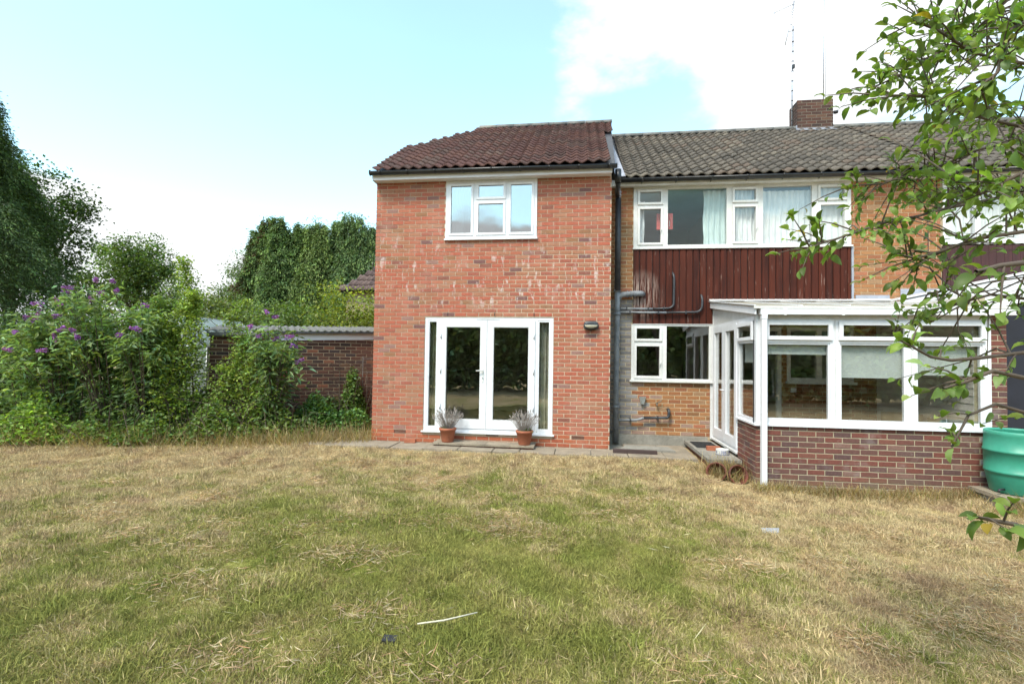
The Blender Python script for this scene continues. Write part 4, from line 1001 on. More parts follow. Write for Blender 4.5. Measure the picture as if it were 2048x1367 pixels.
o = MB().prism([(-.45, -.2, 0), (.48, -.24, 0), (.42, .16, 0), (-.3, .22, 0)], (0, 0, .03)).build('loose_slab', 'concrete'); o.location = (5.0, .08, .006); tag(o, 'pale loose concrete slab lying below the kitchen window', 'slab')
# water butt on its stand
ws = thing('butt_stand', 'low concrete block stand under the green water butt', 'stand')
MB().box(8.90, 9.62, -2.24, -1.66, -.045, .0).build('slab', 'slab', ws)
for xa in (8.93, 9.34): MB().box(xa, xa+.26, -2.20, -1.70, -.35, -.0455).build('block', 'concrete', ws)
bt = thing('water_butt', 'green plastic water butt with moulded ribs beside the conservatory corner', 'water butt', loc=(9.27, -1.95, .001))
MB().lathe([(.001, 0), (.255, .0), (.272, .02), (.305, .20), (.318, .245), (.326, .25), (.326, .275), (.319, .28), (.325, .50), (.334, .505), (.334, .53), (.326, .535), (.318, .70), (.322, .715), (.322, .75), (.31, .765), (.285, .765), (.28, .74), (.30, .70), (.29, .25), (.001, .2)], (0, 0, 0), 44).build('barrel', 'butt_green', bt)
tp = MB(); tp.tube([(-.255, -.12, .06), (-.30, -.14, .06), (-.335, -.155, .055), (-.34, -.157, .03)], .014, 8); tp.build('tap', 'black_pipe', bt)
# litter on the lawn
def gz(x, y): return float(ground_h(x, y))
o = MB().tube([(2.85, -5.93, gz(2.85, -5.93)+.075), (3.0, -5.86, gz(3, -5.86)+.07), (3.2, -5.78, gz(3.2, -5.78)+.09)], [.005, .006, .004], 6).build('dry_stick', 'stick'); tag(o, 'long pale stick lying on the lawn in front', 'stick')
o = MB().prism([(-.05, -.02, 0), (.03, -.03, 0), (.05, .02, 0), (-.03, .03, 0)], (0, 0, .02)).build('dark_scrap', 'rubber'); o.location = (2.72, -6.06, gz(2.72, -6.06)+.028); o.rotation_euler = (.2, .1, .4); tag(o, 'small black plastic scrap in the grass near the stick', 'scrap')
o = MB().prism([(-.11, -.05, 0), (.06, -.07, 0), (.12, .03, 0), (-.05, .07, 0)], (0, 0, .02)).build('pale_stone', 'stone_grey'); o.location = (5.80, -3.48, gz(5.8, -3.48)+.022); o.rotation_euler = (.05, -.08, .2); tag(o, 'flat pale grey stone lying in the straw before the conservatory', 'stone')

# ------------------------------------------------------------------ shed-like garage and greenhouse on the left
gar = thing('garage', 'low dark brick garage with corrugated roof beside the extension', 'garage')
GA0, GA1 = Vector((-2.95, .42, 0)), Vector((-.20, 2.16, 0)); gu = (GA1-GA0).normalized(); gn = Vector((gu.y, -gu.x, 0)); GL = (GA1-GA0).length
mb = MB(); mb.prism([GA0-gu*.6-gn*.004+Vector((0, 0, -.3)), GA1-gn*.004+Vector((0, 0, -.3)), GA1-gn*.2+Vector((0, 0, -.3)), GA0-gu*.6-gn*.2+Vector((0, 0, -.3))], (0, 0, 2.22)); gw = mb.build('wall', 'dark_mortar', gar)
GP = [(4, (.130, .060, .045)), (4, (.110, .055, .044)), (3, (.165, .070, .048)), (3, (.085, .050, .044)), (2, (.140, .080, .055)), (1.2, (.21, .085, .05)), (1, (.065, .045, .043))]
bw = BrickWall(gw, GP, 'dark_brick', 290, 31)
bw.face(GA0-gu*.6, gu, gn, GL+.6, -.18, 1.90, [], lambda u, z, r: pick(GP, r)); bw.build()
rise = .10
def gp(u, off, z): return GA0+gu*u+gn*off+Vector((0, 0, z))
MB().prism([gp(.55, .0, 1.86), gp(GL, .0, 1.95), gp(GL, .0, 2.09), gp(.55, .0, 2.01)], gn*.022).build('fascia', 'fascia_white', gar)
b = MB(); n = 60
for i in range(n):
    u0, u1 = -1.6+(GL+.6)*i/n, -1.6+(GL+.6)*(i+1)/n
vs = []; nn_ = 240
for k in range(2):
    for i in range(nn_+1):
        u_ = -.7+(GL+.7)*i/nn_; zz = 2.045+.03*u_+.016*math.sin(2*math.pi*u_/.15)
        vs += [gp(u_, .10, zz), gp(u_, -3.0, zz+.25), gp(u_, .10, zz-.014)]
fs = [(3*i, 3*i+3, 3*i+4, 3*i+1) for i in range(nn_)]+[(3*i+2, 3*i+5, 3*i+3, 3*i) for i in range(nn_)]
b.add(vs[:3*(nn_+1)], fs, True); b.build('corrugated_roof', 'asbestos', gar)
MB().prism([gp(.55, .03, 2.005), gp(GL, .03, 2.085), gp(GL, .03, 2.125), gp(.55, .03, 2.045)], gn*.10).build('verge_capping', 'black_pipe', gar)
b = MB(); b.tube([gp(-.65, .06, 1.95), gp(.62, .06, 1.97)], .05, 10); b.build('gutter', 'asbestos', gar)
trl = thing('wall_trellis', 'thin wire trellis frame standing against the garage beside the extension', 'trellis')
b = MB()
for u_ in (2.35, 2.75, 3.15): b.tube([gp(u_, .10, -.1), gp(u_, .08, 1.55)], .006, 5)
b.build('upright', 'asbestos', trl); b = MB()
for z_ in (.3, .6, .9, 1.2, 1.5): b.tube([gp(2.35, .10, z_), gp(3.15, .10, z_)], .004, 5)
b.build('cross_wire', 'asbestos', trl)
gh = thing('greenhouse', 'small aluminium greenhouse with dusty glass overgrown by shrubs', 'greenhouse')
gx0, gx1, gy0, gy1, ge, gr = -6.35, -4.45, 1.25, 3.6, 1.72, 2.42; gm_ = (gx0+gx1)/2
b = MB(); bar = .02
for yy in (gy0, gy1):
    for xx in (gx0, gx1): b.tube([(xx, yy, -.1), (xx, yy, ge)], bar, 4)
    b.tube([(gx0, yy, ge), (gm_, yy, gr)], bar*1.6, 4); b.tube([(gx1, yy, ge), (gm_, yy, gr)], bar*1.6, 4); b.tube([(gx0, yy, ge), (gx1, yy, ge)], bar, 4)
    for xx in (gx0+.63, gx0+1.27): b.tube([(xx, yy, -.1), (xx, yy, ge+.45)], bar*.7, 4)
for (xx, zz) in ((gx0, ge), (gx1, ge), (gm_, gr)): b.tube([(xx, gy0, zz), (xx, gy1, zz)], bar*1.3, 4)
for k in range(1, 4):
    yy = gy0+(gy1-gy0)*k/4
    for xx in (gx0, gx1): b.tube([(xx, yy, -.1), (xx, yy, ge), (gm_, yy, gr)], bar*.6, 4)
b.build('frame', 'alu', gh)
for k in range(3):
    xa, xb = gx0+.02+k*.635, gx0+.61+k*.635
    for z0_, z1_ in ((-.1, .5), (.51, 1.1), (1.11, 1.70)): MB().box(xa, xb, gy0-.003, gy0+.003, z0_, z1_).build('pane', 'glass_green', gh)
for k in range(4):
    ya, yb = gy0+.02+k*.5875, gy0+.56+k*.5875
    for z0_, z1_ in ((-.1, .8), (.81, 1.70)): MB().box(gx1-.003, gx1+.003, ya, yb, z0_, z1_).build('pane', 'glass_green', gh)
    for sx, xe in ((1, gx1), (-1, gx0)): MB().prism([(xe, ya, ge+.02), (xe, yb, ge+.02), (gm_, yb, gr+.02), (gm_, ya, gr+.02)], (0, 0, .005)).build('pane', 'glass_green', gh)
for s_ in (-1, 1): MB().prism([(gm_, gy0-.002, gr-.03), (gm_+s_*.93, gy0-.002, ge+.01), (gm_, gy0-.002, ge+.01)], (0, .005, 0)).build('pane', 'glass_green', gh)
dv_ = MB(); dv_.frame(-4.92, -4.16, 1.2, 2.05, .02, 1.15, 1.17); dv_.build('roof_vent', 'alu', gh)
o = MB().lathe([(.001, 0), (.13, 0), (.15, .28), (.155, .29), (.14, .29), (.12, .02), (.001, .02)], (0, 0, 0), 18).build('blue_bucket', 'blue_print'); o.location = (-5.0, .9, -.08); tag(o, 'blue bucket standing in front of the greenhouse under the shrubs', 'bucket')
# neighbouring roof showing over the trees
dh = thing('distant_house', 'far house with brown tiled hipped roof peeping beside the extension', 'house')
MB().box(-4.7, .9, 8.5, 13, 0, 3.9).build('wall', 'dark_mortar', dh)
b = MB(); b.add([(-5.0, 8.2, 3.9), (1, 8.2, 3.9), (1, 10.6, 6.0), (-2.9, 10.6, 6.0), (-5.0, 13, 3.9), (1, 13, 3.9)], [(0, 1, 2, 3), (0, 3, 4), (4, 3, 2, 5)]); droof = b.build('roof', 'black_pipe', dh)
DP = [(3, (.125, .085, .078)), (3, (.105, .072, .067)), (2, (.145, .10, .088))]
sl_ = math.atan2(2.1, 2.4)
lay_roof(droof, -4.98, -2.2, 8.18, 3.9, sl_, .33, 9, DP, 'tile', rt, xstart=lambda r: -4.98+r*.33*math.cos(sl_)*.875, xend=lambda r: -2.2)

# ------------------------------------------------------------------ vegetation
def tubes_obj(name, paths, mat, parent, n=6):
    b = MB()
    for pts, rad in paths: b.tube(pts, rad, n, False)
    return b.build(name, mat, parent)
def broad_tree(name, label, base, height, rx, crown_z, rz, col, nclump, nleaf, leaf, cat='tree', group=None, trunk=.14, cvar=.28, seed=0, skirt=.0, mat='leaf'):
    """tapered trunk with limbs and a crown of leaf clumps with gaps"""
    rg = np.random.default_rng(seed); t_ = thing(name, label, cat, group)
    bx, by, bz = base; paths = [([(bx, by, bz-.2), (bx+.05, by, bz+height*.3), (bx-.04, by+.05, bz+height*.75)], [trunk, trunk*.75, trunk*.2])]
    d = rg.normal(size=(nclump, 3)); d /= np.linalg.norm(d, axis=1)[:, None]; rad = rg.random(nclump)**.4
    lump = 1+.22*np.sin(d[:, 0]*5+seed)+.18*np.sin(d[:, 2]*6+d[:, 1]*4+seed*2)
    cc = np.stack([bx+d[:, 0]*rad*rx*lump, by+d[:, 1]*rad*rx*lump, bz+crown_z+d[:, 2]*rad*rz*lump], 1); cc = cc[cc[:, 2] > bz+skirt]
    for i in rg.choice(len(cc), min(16, len(cc)), False):
        q = cc[i]; s0 = rg.uniform(.25, .6); st_ = Vector((bx, by, bz+height*s0)); mid = st_.lerp(Vector(q), .5)+Vector((0, 0, .1)); paths.append(([st_, mid, Vector(q)], [trunk*.35, trunk*.2, trunk*.05]))
    tubes_obj('trunk', paths, 'bark', t_)
    per = nleaf//len(cc)+1; cr = rx*.13
    c = np.repeat(cc, per, 0)+rg.normal(0, 1, (len(cc)*per, 3))*np.array([cr, cr, cr*.7])
    cl_ = np.repeat(np.exp(rg.normal(0, .22, len(cc))), per)[:, None]
    leaf_obj('crown', c, leaf, leaf*.7, np.asarray(col)*cl_, cvar, t_, mat)
    return t_
def conifer(name, label, leaders, r0, col, nspray, group=None, droop=.9, seed=0, tipcol=(1.3, 1.25, 1.0), flat=.5, brown=0.0, whorls=0, fine=1.0, length=1.0):
    """cypress: drooping feathery sprays set round one or more leading stems (x, y, height, share of the radius)"""
    rg = np.random.default_rng(seed); t_ = thing(name, label, 'tree', group)
    tubes_obj('trunk', [([(x_, y_, -.2), (x_, y_, h_*.5), (x_, y_, h_*.98)], [.2, .12, .012]) for (x_, y_, h_, s_) in leaders], 'bark', t_, 7)
    LE = np.array(leaders); w_ = LE[:, 2]*LE[:, 3]; k = rg.choice(len(LE), nspray, p=w_/w_.sum()); B = LE[k]; height = B[:, 2]
    h = rg.random(nspray)**.8
    if whorls: h = np.clip((np.floor(h*whorls)+rg.normal(.5, .2, nspray))/whorls, 0, 1)
    ang = rg.uniform(0, 2*np.pi, nspray)
    lobes = 1+.20*np.sin(ang*3+seed+k)+.16*np.sin(h*19+ang*2+k)
    rad = r0*B[:, 3]*((1-h)**flat)*lobes*rg.uniform(.55, 1.08, nspray)+.05
    tip = np.stack([B[:, 0]+np.cos(ang)*rad, B[:, 1]+np.sin(ang)*rad, h*height+rg.normal(.1, .18, nspray)], 1)
    out = np.stack([np.cos(ang), np.sin(ang), np.zeros(nspray)], 1); L = rg.uniform(.4, 1.05, nspray)*length*(.35+.65*np.minimum(1, (1-h)*3))
    K = 38; s = np.linspace(0, 1, K)[None, :, None]+rg.random((nspray, K, 1))*.03
    spine = tip[:, None]-out[:, None]*.55*L[:, None, None]*(1-s)+np.array([0, 0, -1])*droop*L[:, None, None]*(s**1.6)+out[:, None]*.2*s*L[:, None, None]
    side = np.cross(out, (0, 0, 1))[:, None]*(rg.normal(0, .17, (nspray, K, 1))*(1.1-.75*s))*length
    c = (spine+side+rg.normal(0, .025, spine.shape)).reshape(-1, 3)
    d = (np.array([0, 0, -1.0])[None, None]*droop*s+out[:, None]*.6+side*3+rg.normal(0, .25, spine.shape)).reshape(-1, 3)
    cl_ = np.repeat(np.exp(rg.normal(0, .28, nspray)), K)[:, None]
    colr = np.asarray(col)*cl_*np.where((s > .65).reshape(-1, 1), np.asarray(tipcol), 1)
    if brown:
        br_ = np.repeat((rg.random(nspray) < brown) & (np.cos(ang-np.pi) > .2), K)[:, None]; colr = np.where(br_, np.array([.12, .075, .035])*cl_, colr)
    leaf_obj('crown', c, .115*fine, .036*fine, colr, .2, t_, 'needle', dirs=d, up=.1)
    return t_
# far trees beyond the garden
conifer('cypress_tree', 'huge dark drooping conifer filling the side beyond the shrubs', [(-17.4, 5.4, 11.7, 1.0)], 4.7, (.050, .090, .026), 5200, droop=.55, seed=3, flat=.85, whorls=20, length=1.5)
broad_tree('broadleaf_tree', 'dark leafy tree rising just behind the huge drooping conifer', (-19.4, 8.6, 0), 9.6, 2.3, 6.6, 3.0, (.050, .086, .026), 240, 26000, .14, seed=5, trunk=.25)
broad_tree('broadleaf_tree', 'round green tree alone in the gap between the conifers', (-19.3, 14.4, 0), 8, 2.15, 5.3, 2.3, (.105, .165, .046), 190, 18000, .14, seed=6)
broad_tree('broadleaf_tree', 'small pale grey-green tree far off next to the cypress row', (-18.2, 22.0, 0), 7.5, 2.2, 5.0, 2.7, (.12, .165, .09), 120, 9000, .14, seed=8)
broad_tree('broadleaf_tree', 'low dull green tree behind the greenhouse roof', (-10.6, 8.6, 0), 4.4, 1.9, 2.7, 1.6, (.10, .145, .045), 110, 10000, .10, seed=9)
grp = 'cypress row beyond the garage'
conifer('cypress_tree', 'cypress with browned side, first of the row from the round tree', [(-10.7, 11.6, 6.0, .7), (-10.3, 11.3, 6.8, .7), (-9.85, 11.3, 7.3, .8), (-9.4, 11.2, 6.9, .7), (-10.2, 10.8, 5.4, .8)], 1.6, (.105, .165, .056), 2700, grp, droop=.8, seed=11, flat=.6, brown=.35, fine=1.1, length=.8)
conifer('cypress_tree', 'ivy-thick bluish cypress, second of the row from the round tree', [(-9.1, 11.0, 7.2, .8), (-8.7, 11.2, 6.7, .7), (-8.3, 11.3, 6.9, .7), (-8.8, 10.6, 5.4, .9)], 1.6, (.108, .172, .058), 2700, grp, droop=.7, seed=12, flat=.58, fine=1.1, length=.8)
conifer('cypress_tree', 'weeping yellow-green cypress in the middle of the row', [(-8.0, 11.4, 6.9, .7), (-7.6, 11.3, 7.0, .75), (-7.2, 11.2, 7.0, .7), (-7.6, 10.7, 5.0, .9)], 1.5, (.130, .190, .056), 2600, grp, droop=1.4, seed=13, flat=.58, fine=1.1, length=.95)
conifer('cypress_tree', 'tallest cypress of the row, next to the far tiled roof', [(-6.8, 11.9, 7.3, .75), (-6.3, 11.7, 7.45, .8), (-5.8, 11.7, 7.3, .75), (-5.3, 12.0, 7.0, .75), (-6.2, 11.2, 5.6, 1.0)], 1.6, (.115, .180, .066), 3000, grp, droop=1.25, seed=14, flat=.58, fine=1.1, length=.95)
broad_tree('yellowing_shrub', 'yellow-green bush leaning over the garage roof beside the extension', (-2.7, 5.6, 0), 3.0, 1.8, 2.15, 1.3, (.19, .22, .042), 120, 12000, .10, 'bush', seed=15, trunk=.07)
broad_tree('garden_shrub', 'mixed green bush over the garage roof below the weeping cypress', (-5.0, 5.0, 0), 2.8, 1.5, 1.9, 1.2, (.105, .15, .042), 90, 8500, .10, 'bush', seed=16, trunk=.06)
broad_tree('garden_shrub', 'pale olive bush between the greenhouse and the cypress row', (-7.6, 5.6, 0), 3.0, 1.5, 2.0, 1.35, (.12, .15, .048), 90, 8500, .10, 'bush', seed=17, trunk=.06)
broad_tree('garden_shrub', 'dark bush at the foot of the huge drooping conifer', (-11.5, 3.6, 0), 3.0, 2.4, 1.4, 1.5, (.05, .085, .028), 120, 12000, .12, 'bush', seed=18, trunk=.06)

# shrubs along the edge of the lawn
def buddleia(label, spots, flowers, seed, nleaf):
    rg = np.random.default_rng(seed); t_ = thing('buddleia_bush', label, 'bush', 'flowering buddleia bushes'); paths = []; C_, D_ = [], []
    for (bx, by, h, sprd) in spots:
        for k in range(15):
            a = rg.uniform(0, 6.28); L = h*rg.uniform(.7, 1.05); r = sprd*rg.uniform(.35, 1)
            p0 = Vector((bx+rg.normal(0, .12), by+rg.normal(0, .12), -.15)); p3 = Vector((bx+math.cos(a)*r, by+math.sin(a)*r*.7, L*rg.uniform(.78, 1)))
            p1 = p0.lerp(p3, .35)+Vector((0, 0, L*.16)); p2 = p0.lerp(p3, .7)+Vector((0, 0, L*.17)); paths.append(([p0, p1, p2, p3], [.014, .010, .007, .003]))
            P_ = np.array([p0, p1, p2, p3]); m_ = nleaf//(15*len(spots)); u_ = .12+.9*rg.random(m_)**.8; u_ = np.minimum(u_, 1)
            seg_ = np.minimum((u_*3).astype(int), 2); f_ = (u_*3-seg_)[:, None]; pt = P_[seg_]*(1-f_)+P_[seg_+1]*f_
            dd = rg.normal(size=(m_, 3)); dd[:, 2] = dd[:, 2]*.35-.25; C_.append(pt+dd*.05+rg.normal(0, .07, (m_, 3))); D_.append(dd)
    for (fx, fy, fz) in flowers:
        j = min(spots, key=lambda q: abs(q[0]-fx)); p3 = Vector((fx, fy, fz)); p0 = Vector((j[0]+rg.normal(0, .1), j[1], .0)); paths.append(([p0, p0.lerp(p3, .5)+Vector((0, 0, .2)), p3], [.012, .008, .003]))
        m_ = 26; dd = rg.normal(size=(m_, 3)); dd[:, 2] = dd[:, 2]*.4-.2; C_.append(np.array(p3)+np.array([0, 0, -.18])+rg.normal(0, .11, (m_, 3))); D_.append(dd)
    tubes_obj('stems', paths, 'twig', t_, 5)
    leaf_obj('foliage', np.concatenate(C_), .15, .040, (.17, .245, .10), .3, t_, dirs=np.concatenate(D_), curl=.35)
    for (fx, fy, fz) in flowers:
        L = rg.uniform(.10, .18); d = Vector((rg.normal(0, 1), rg.normal(0, .5)-.2, rg.normal(.25, .3))).normalized()
        m_ = 130; s = rg.random(m_); a = rg.uniform(0, 6.28, m_); e = d.orthogonal().normalized(); g_ = d.cross(e)
        rr = .025*(1-s*.85); c = np.array([fx, fy, fz])+np.outer(s*L, np.array(d))+(np.cos(a)*rr)[:, None]*np.array(e)+(np.sin(a)*rr)[:, None]*np.array(g_)
        dirs = (np.cos(a))[:, None]*np.array(e)+(np.sin(a))[:, None]*np.array(g_)+np.array(d)*.4
        leaf_obj('flower_spike', c, .026, .024, (.36, .15, .50), .3, t_, 'flower', dirs=dirs)
FL1 = [(-5.109, -1.2, 2.71), (-5.193, -1.2, 2.606), (-5.66, -1.25, 2.401), (-5.361, -1.2, 2.38), (-5.87, -1.3, 2.097), (-5.998, -1.3, 2.164), (-5.743, -1.3, 2.159), (-5.487, -1.25, 2.189), (-4.786, -1.1, 2.835), (-4.614, -1.1, 2.631),
       (-4.428, -1.1, 2.84), (-4.383, -1.1, 2.635), (-4.765, -1.15, 2.474), (-5.015, -1.4, 1.938), (-5.059, -1.4, 1.98), (-4.819, -1.4, 1.915), (-5.31, -1.45, 1.589), (-5.099, -1.45, 1.739), (-4.758, -1.4, 1.795), (-4.119, -1.3, 1.865), (-5.95, -1.5, 1.58), (-5.927, -1.5, 1.898), (-3.78, -1.25, 1.999), (-3.694, -1.25, 1.957), (-3.742, -1.2, 2.403)]
FL2 = [(-1.80, -.55, 2.30), (-1.60, -.52, 2.25), (-2.12, -.6, 2.06), (-1.90, -.55, 1.91), (-1.75, -.5, 1.83), (-1.40, -.48, 1.75), (-1.30, -.45, 1.42), (-1.48, -.5, 1.88)]
buddleia('big buddleia bush with purple flower spikes at the lawn edge under the huge conifer', [(-5.9, -.6, 2.4, 1.0), (-5.0, -.55, 2.7, 1.0), (-4.3, -.5, 2.5, .8), (-6.6, -.5, 2.3, 1.0)], FL1, 41, 13000)
buddleia('smaller buddleia with a few purple spikes in front of the garage wall', [(-2.05, -.05, 2.1, .5)], FL2, 42, 1900)
def suckers(label, stems, seed, nleaf, col, leaf=.055, name='sapling_shrub'):
    """upright leggy shoots thick with small leaves"""
    rg = np.random.default_rng(seed); t_ = thing(name, label, 'bush', 'leggy shrubs at the lawn edge'); paths = []; C_ = []
    tot = sum(s_[2] for s_ in stems)
    for (bx, by, h, sp) in stems:
        wob = rg.normal(0, .06, 8); P_ = np.array([[bx+wob[i]*i/3+sp*(i/7)**1.5, by+wob[(i+3) % 8]*i/3, -.15+h*i/7] for i in range(8)])
        paths.append(([Vector(q) for q in P_], [.018*(1-i/7.5)+.002 for i in range(8)]))
        m_ = int(nleaf*h/tot); u_ = (.10+.9*rg.random(m_)**.75)*7; u_ = np.minimum(u_, 6.999); k_ = u_.astype(int); f_ = (u_-k_)[:, None]; pt = P_[k_]*(1-f_)+P_[k_+1]*f_
        sd_ = (.34-.24*(u_/7))[:, None]; off = rg.normal(0, 1, (m_, 3))*sd_*np.array([.62, .62, .45]); C_.append(pt+off)
        for _ in range(int(h*5)):
            i = rg.integers(2, 7); q = Vector(P_[i]); e = q+Vector((rg.normal(0, .22), rg.normal(0, .22), rg.uniform(.05, .3))); paths.append(([q, e], [.005, .0015]))
    tubes_obj('stems', paths, 'twig', t_, 5)
    leaf_obj('foliage', np.concatenate(C_), leaf, leaf*.75, col, .3, t_, curl=.2)
suckers('tall leggy light green shrub with the topmost shoot before the greenhouse', [(-3.75, -.35, 2.75, .05), (-3.60, -.30, 3.55, .0), (-3.48, -.25, 2.9, .05), (-3.95, -.4, 2.5, -.1), (-3.75, -.5, 2.2, .0)], 51, 9500, (.22, .295, .062))
suckers('darker leggy shrub merging into the big buddleia', [(-4.5, -.35, 2.5, .05), (-4.25, -.25, 2.75, .0), (-4.75, -.45, 2.0, -.1), (-4.05, -.2, 2.7, .1)], 52, 7500, (.15, .215, .058))
suckers('leggy shrub before the greenhouse corner at the end of the garage', [(-2.75, -.15, 2.0, .0), (-2.55, -.1, 2.75, .0), (-2.40, -.2, 1.8, .05), (-3.0, -.3, 1.5, .0), (-2.15, -.25, 1.5, .05)], 53, 5500, (.19, .26, .06))
def brambles(label, cx, cy, rx, ry, h, n, col, seed, leaf=.075, group=None):
    rg = np.random.default_rng(seed); t_ = thing('bramble', label, 'bush', group); paths = []
    a = rg.uniform(0, 6.28, n); r = rg.random(n)**.5; x = cx+np.cos(a)*r*rx; y = cy+np.sin(a)*r*ry
    top = h*(1-.75*r**2)*(.75+.5*np.sin(x*3.1+seed)*np.sin(y*4+x*1.7)); z = -.08+np.maximum(top, .08)*rg.random(n)**.55
    for _ in range(26):
        q = rg.integers(n); s0 = Vector((x[q], y[q], -.1)); e = Vector((x[q]+rg.normal(0, .5), y[q]+rg.normal(0, .3), rg.uniform(.2, h))); paths.append(([s0, s0.lerp(e, .5)+Vector((0, 0, h*.35)), e], [.006, .005, .002]))
    tubes_obj('canes', paths, 'twig', t_, 5)
    leaf_obj('foliage', np.stack([x, y, z], 1), leaf, leaf*.72, col, .32, t_, curl=.2, up=.7)
brambles('bright low bramble patch at the frame edge below the buddleia', -6.2, -.95, 1.3, .5, .75, 3200, (.18, .27, .055), 61)
brambles('bramble tangle at the foot of the dark leggy shrub', -4.3, -.7, 1.2, .45, .85, 3000, (.13, .195, .056), 62)
brambles('bramble tangle at the foot of the light green shrub', -3.0, -.45, 1.0, .45, .9, 2800, (.15, .22, .058), 63)
brambles('bramble clump in front of the garage buddleia', -1.9, -.05, .8, .45, .9, 2200, (.14, .205, .056), 64)
brambles('bramble mound against the garage wall beside the paving', -1.25, .62, .95, .5, 1.05, 5200, (.13, .225, .064), 65)
brambles('climbing bramble on the trellis in the corner of the extension', -.98, 1.40, .36, .24, 1.85, 3400, (.13, .20, .056), 66, .07)
# dead grass along the foot of the shrubs: one mass nobody could count
def dead_grass(name, label, n, f, seed):
    rg = np.random.default_rng(seed); x, y, h = f(rg, n); z = ground_h(x, y); c = np.stack([x, y, z], 1)
    d = rg.normal(size=(n, 3))*.55; d[:, 2] = np.abs(d[:, 2])+.5
    pal_ = np.array([(.36, .27, .14), (.28, .19, .10), (.42, .33, .18), (.20, .21, .06)])[rg.choice(4, n, p=[.4, .25, .25, .1])]
    V, F, C_ = leaves(c, h, .007, pal_, .2, dirs=d, curl=0)
    return tag(link(name, np_mesh(name, V, F, 'leaf', C_)), label, 'grass', kind='stuff')
def edge_f(rg, n):
    x = rg.uniform(-7.6, .1, n); yb = -1.15+.12*(x+7)*.9; yb = np.where(x > -1.4, yb+.35*(x+1.4), yb); return x, yb+rg.normal(0, .22, n), .16+.34*rg.random(n)**2
dead_grass('long_dead_grass', 'long dead grass along the foot of the shrubs', 9000, edge_f, 71)
def wallf(rg, n):
    x = rg.uniform(6.2, 9.0, n); return x, -1.66-np.abs(rg.normal(0, .13, n)), .06+.12*rg.random(n)
dead_grass('cut_grass_ridge', 'ridge of cut straw raked against the conservatory wall', 4500, wallf, 72)
def heapf(rg, n):
    return rg.normal(6.02, .17, n), rg.normal(-1.22, .13, n), .10+.22*rg.random(n)
hp_ = dead_grass('straw_heap', 'heap of dry straw over the tipped pots', 1500, heapf, 73); hp_.location = (0, 0, .0)
def buttf(rg, n): return rg.normal(9.35, .3, n), rg.normal(-2.33, .10, n), .10+.2*rg.random(n)
dead_grass('weeds_by_stand', 'grass tuft growing against the water butt stand', 1200, buttf, 74)

# tangle under and behind the shrubs: one mass
rg = np.random.default_rng(77); n = 15000; x = rg.uniform(-9.5, -1.3, n); yb = .35+.10*(x+9); hh = .75+.35*np.sin(x*2.1)*np.sin(x*.9+1)
c = np.stack([x, yb+rg.normal(0, .28, n), -.1+hh*rg.random(n)**.7], 1); V, F, C_ = leaves(c, .09, .06, (.085, .13, .042), .35)
tag(link('undergrowth', np_mesh('undergrowth', V, F, 'leaf', C_)), 'dark tangled undergrowth beneath and behind the shrubs', 'undergrowth', kind='stuff')
# raked hay and stray straws left on the lawn
rg = np.random.default_rng(78); cs, ds, hs, cols = [], [], [], []
spots = [(2.35, -3.9), (1.15, -4.4), (2.55, -5.75), (.3, -4.9), (1.9, -6.3), (3.0, -6.4), (-.6, -3.4), (-2.4, -3.0), (-4.2, -2.4), (.2, -2.6), (1.4, -2.2), (3.4, -2.6), (5.6, -5.6), (6.6, -5.0), (7.2, -4.4), (6.1, -4.3), (5.2, -4.6), (7.0, -3.4), (5.9, -2.4), (8.2, -3.2), (4.2, -3.3), (4.6, -6.2), (2.0, -4.8), (-1.4, -4.2), (3.1, -4.0), (1.0, -5.5)]
spots += [(rg.uniform(-6, 9), rg.uniform(-6.4, -1.3)) for _ in range(26)]
for (sx, sy) in spots:
    m_ = int(rg.integers(260, 620)); r_ = rg.uniform(.12, .26); q = rg.normal(0, 1, (m_, 2))*np.array([r_*1.5, r_*.75]); x = sx+q[:, 0]; y = sy+q[:, 1]
    hill = .045*np.exp(-(q**2).sum(1)/(2*r_*r_)); cs.append(np.stack([x, y, ground_h(x, y)+.02+hill*rg.random(m_)*1.6], 1))
    dd = rg.normal(size=(m_, 3)); dd[:, 2] *= .22; ds.append(dd); hs.append(rg.uniform(.04, .12, m_)); cols.append(np.array([(.47, .32, .21), (.54, .43, .28), (.38, .23, .145)])[rg.choice(3, m_, p=[.45, .35, .2])])
m_ = 260; x = rg.uniform(-5, 9, m_); y = rg.uniform(-7.4, -1.2, m_); cs.append(np.stack([x, y, ground_h(x, y)+rg.uniform(.035, .08, m_)], 1)); dd = rg.normal(size=(m_, 3)); dd[:, 2] *= .18; ds.append(dd); hs.append(.06+.22*rg.random(m_)**2); cols.append(np.tile((.62, .53, .36), (m_, 1)))
V, F, C_ = leaves(np.concatenate(cs), np.concatenate(hs), .0055, np.concatenate(cols), .18, dirs=np.concatenate(ds), curl=0)
tag(link('hay', np_mesh('hay', V, F, 'leaf', C_)), 'clumps of raked hay and stray straws lying on the lawn', 'hay', kind='stuff')

# hedge that closes the garden behind the viewer, mirrored in the lower glass
rg = np.random.default_rng(81); n = 60000; x = rg.uniform(-14, 20, n); hh = 4.2+.7*np.sin(x*.8)+.4*np.sin(x*2.1)
c = np.stack([x, -17+rg.normal(0, .7, n), hh*rg.random(n)**.8], 1); V, F, C_ = leaves(c, .36, .27, (.20, .27, .11), .4)
tag(link('hedge', np_mesh('hedge', V, F, 'leaf', C_)), 'tall garden hedge mirrored in the lower glass', 'hedge', kind='stuff')

